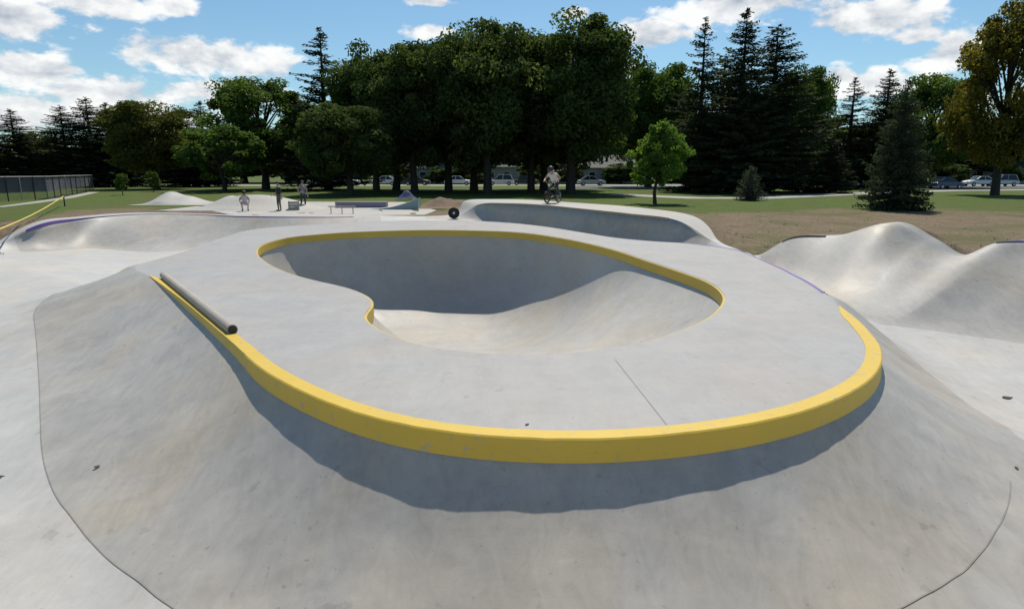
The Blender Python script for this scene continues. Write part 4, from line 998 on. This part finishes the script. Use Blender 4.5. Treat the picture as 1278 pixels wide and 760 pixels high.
CARS = [
 ('s', 879, 95, 90, M_DARKCAR, 'grey car parked end on left of the white suv'), ('u', 903, 92, 205, M_WHITEP, 'white suv parked behind the blue green spruce sapling'), ('s', 925, 95, 80, M_SILVER, 'silver car parked just right of the white suv'),
 ('s', 972, 90, 185, M_SILVER, 'silver car parked under the tall spruces'), ('u', 986, 96, 250, M_WHITEP, 'white car parked end on behind the silver car'), ('s', 1001, 96, 262, M_DARKCAR, 'charcoal car parked end on right of the white one'),
 ('u', 1018, 96, 270, M_REDCAR, 'dark red suv parked among the end-on cars'), ('s', 1063, 92, 200, M_WHITEP, 'white car in the gap right of the narrow spruce'), ('s', 1092, 100, 182, M_SILVER, 'silver car half hidden by the near spruce'),
 ('s', 1180, 84, 15, M_BLUECAR, 'dark blue car at the right of the near spruce'), ('s', 1222, 101, 181, M_WHITEP, 'white car parked left of the yellowing tree'), ('u', 1250, 101, 181, M_SILVER, 'silver suv parked under the yellowing tree'),
 ('s', 400, 108, 180, M_WHITEP, 'white car on the road left of the oaks'), ('u', 432, 108.5, 0, M_SILVER, 'silver suv on the road behind the low dark tree'), ('s', 480, 108, 180, M_WHITEP, 'white car on the road between the left oak trunks'),
 ('s', 572, 108, 0, M_WHITEP, 'white car on the road left of the thick oak trunk'), ('u', 625, 108, 180, M_WHITEP, 'white suv on the road right of the thick oak trunk'), ('s', 655, 108.5, 180, M_DARKCAR, 'charcoal car on the road behind the rider'),
 ('s', 738, 106, 0, M_SILVER, 'silver car on the road right of the rider'), ('s', 520, 108.5, 0, M_DARKCAR, 'charcoal car on the road among the oak trunks')]
first = {'s': True, 'u': True}
for k, px, Y, a, col_, lb in CARS:
    pr = sedan if k == 's' else suvp
    loc = (PY(px, 225, Y).x, Y, GZ + .012)
    if first[k]: r = pr; r.location = loc; r.rotation_euler = (0, 0, R(a)); first[k] = False
    else: r = copy_tree(pr, loc, R(a))
    r['label'] = lb; r['group'] = 'parked cars beyond the lawn'
    for ch in r.children:
        if ch.name.split('.')[0] in ('body', 'roof'): ch.material_slots[0].link = 'OBJECT'; ch.material_slots[0].material = col_
def house(px, Y, wd, dp, hh, siding, label, rot=0.0):
    x = PY(px, 220, Y).x; r = empty('house', (x, Y, GZ), label, 'house', 'houses beyond the road', rot)
    mb = MB(); mb.box((0, 0, hh / 2), (wd, dp, hh)); mb.build('wall', siding, r, False)
    e = .5; rh = 2.4
    vs = [(-wd / 2 - e, -dp / 2 - e, hh - .05), (wd / 2 + e, -dp / 2 - e, hh - .05), (wd / 2 + e, dp / 2 + e, hh - .05), (-wd / 2 - e, dp / 2 + e, hh - .05), (-wd / 2 - e, 0, hh + rh), (wd / 2 + e, 0, hh + rh)]
    mb = MB(); mb.add(vs, [(0, 1, 5, 4), (2, 3, 4, 5), (0, 4, 3), (1, 2, 5), (0, 3, 2, 1)]); mb.build('roof', M_ROOF, r, False)
    for k in range(int(wd // 3)):
        xx = -wd / 2 + 1.6 + 3 * k
        if k == int(wd // 6): mb = MB(); mb.box((xx, -dp / 2 - .02, 1.05), (1.0, .1, 2.1)); mb.build('door', M_DARKCAR, r, False); continue
        mb = MB(); mb.box((xx, -dp / 2 - .02, 1.6), (1.3, .08, 1.3)); f = mb.build('window', M_WHITEP, r, False)
        mb = MB(); mb.box((xx, -dp / 2 - .05, 1.6), (1.1, .08, 1.1)); mb.build('pane', M_GLASS, f, False)
house(405, 128, 13, 8, 2.9, M_SIDING, 'pale low house beyond the road left of the oaks')
house(540, 130, 12, 8, 2.9, M_SIDING, 'pale long house beyond the road behind the oak trunks')
house(635, 132, 10, 8, 3.2, M_SIDING2, 'tan house beyond the road right of the thick trunk')
house(745, 128, 13, 8, 3.0, M_SIDING, 'pale house beyond the road right of the rider', R(6))
house(1015, 135, 16, 9, 3.2, M_SIDING2, 'tan house beyond the car park behind the parked cars')
house(1235, 130, 18, 9, 3.0, M_SIDING, 'pale house beyond the car park at the right', R(-6))

# ------------------------------------------------------------------ tufts of grass where lawn meets concrete
rnd.seed(8); V, Fc, T_ = [], [], []
gdat = [(v, e) for v, e in zip(gv, ge) if v.y > 9 and v.y < 60 and abs(v.x) < 45]
for v, e in gdat:
    for _ in range(2):
        p = v + Vector((rnd.uniform(-.4, .4), rnd.uniform(-.4, .4), 0)) * (1 + min(e, 2))
        if rnd.random() > .05 + .14 * e: continue
        if e < .02 or e > 1.2 or (p.y > 29 and p.x < 0): continue
        for b_ in range(4):
            a = rnd.uniform(0, 6.28); h = rnd.uniform(.03, .10); q = p + Vector((rnd.uniform(-.08, .08), rnd.uniform(-.08, .08), -.03)); d = Vector((math.cos(a), math.sin(a), 0))
            k = len(V); V += [q - d * .018, q + d * .018, q + Vector((rnd.uniform(-.07, .07), rnd.uniform(-.07, .07), h))]; Fc.append((k, k + 1, k + 2)); T_ += [rnd.random()] * 3
L_GRASS = leaf_mat('grass_blades', (.05, .065, .018), (.12, .10, .045), .2)
me, wm = finish('grass_tufts', V, Fc, T_, L_GRASS, MB()); g = bpy.data.objects.new('grass_tufts', me); C.objects.link(g); tag(g, 'scattered grass tufts in the bare earth round the concrete', 'grass', None, 'stuff')
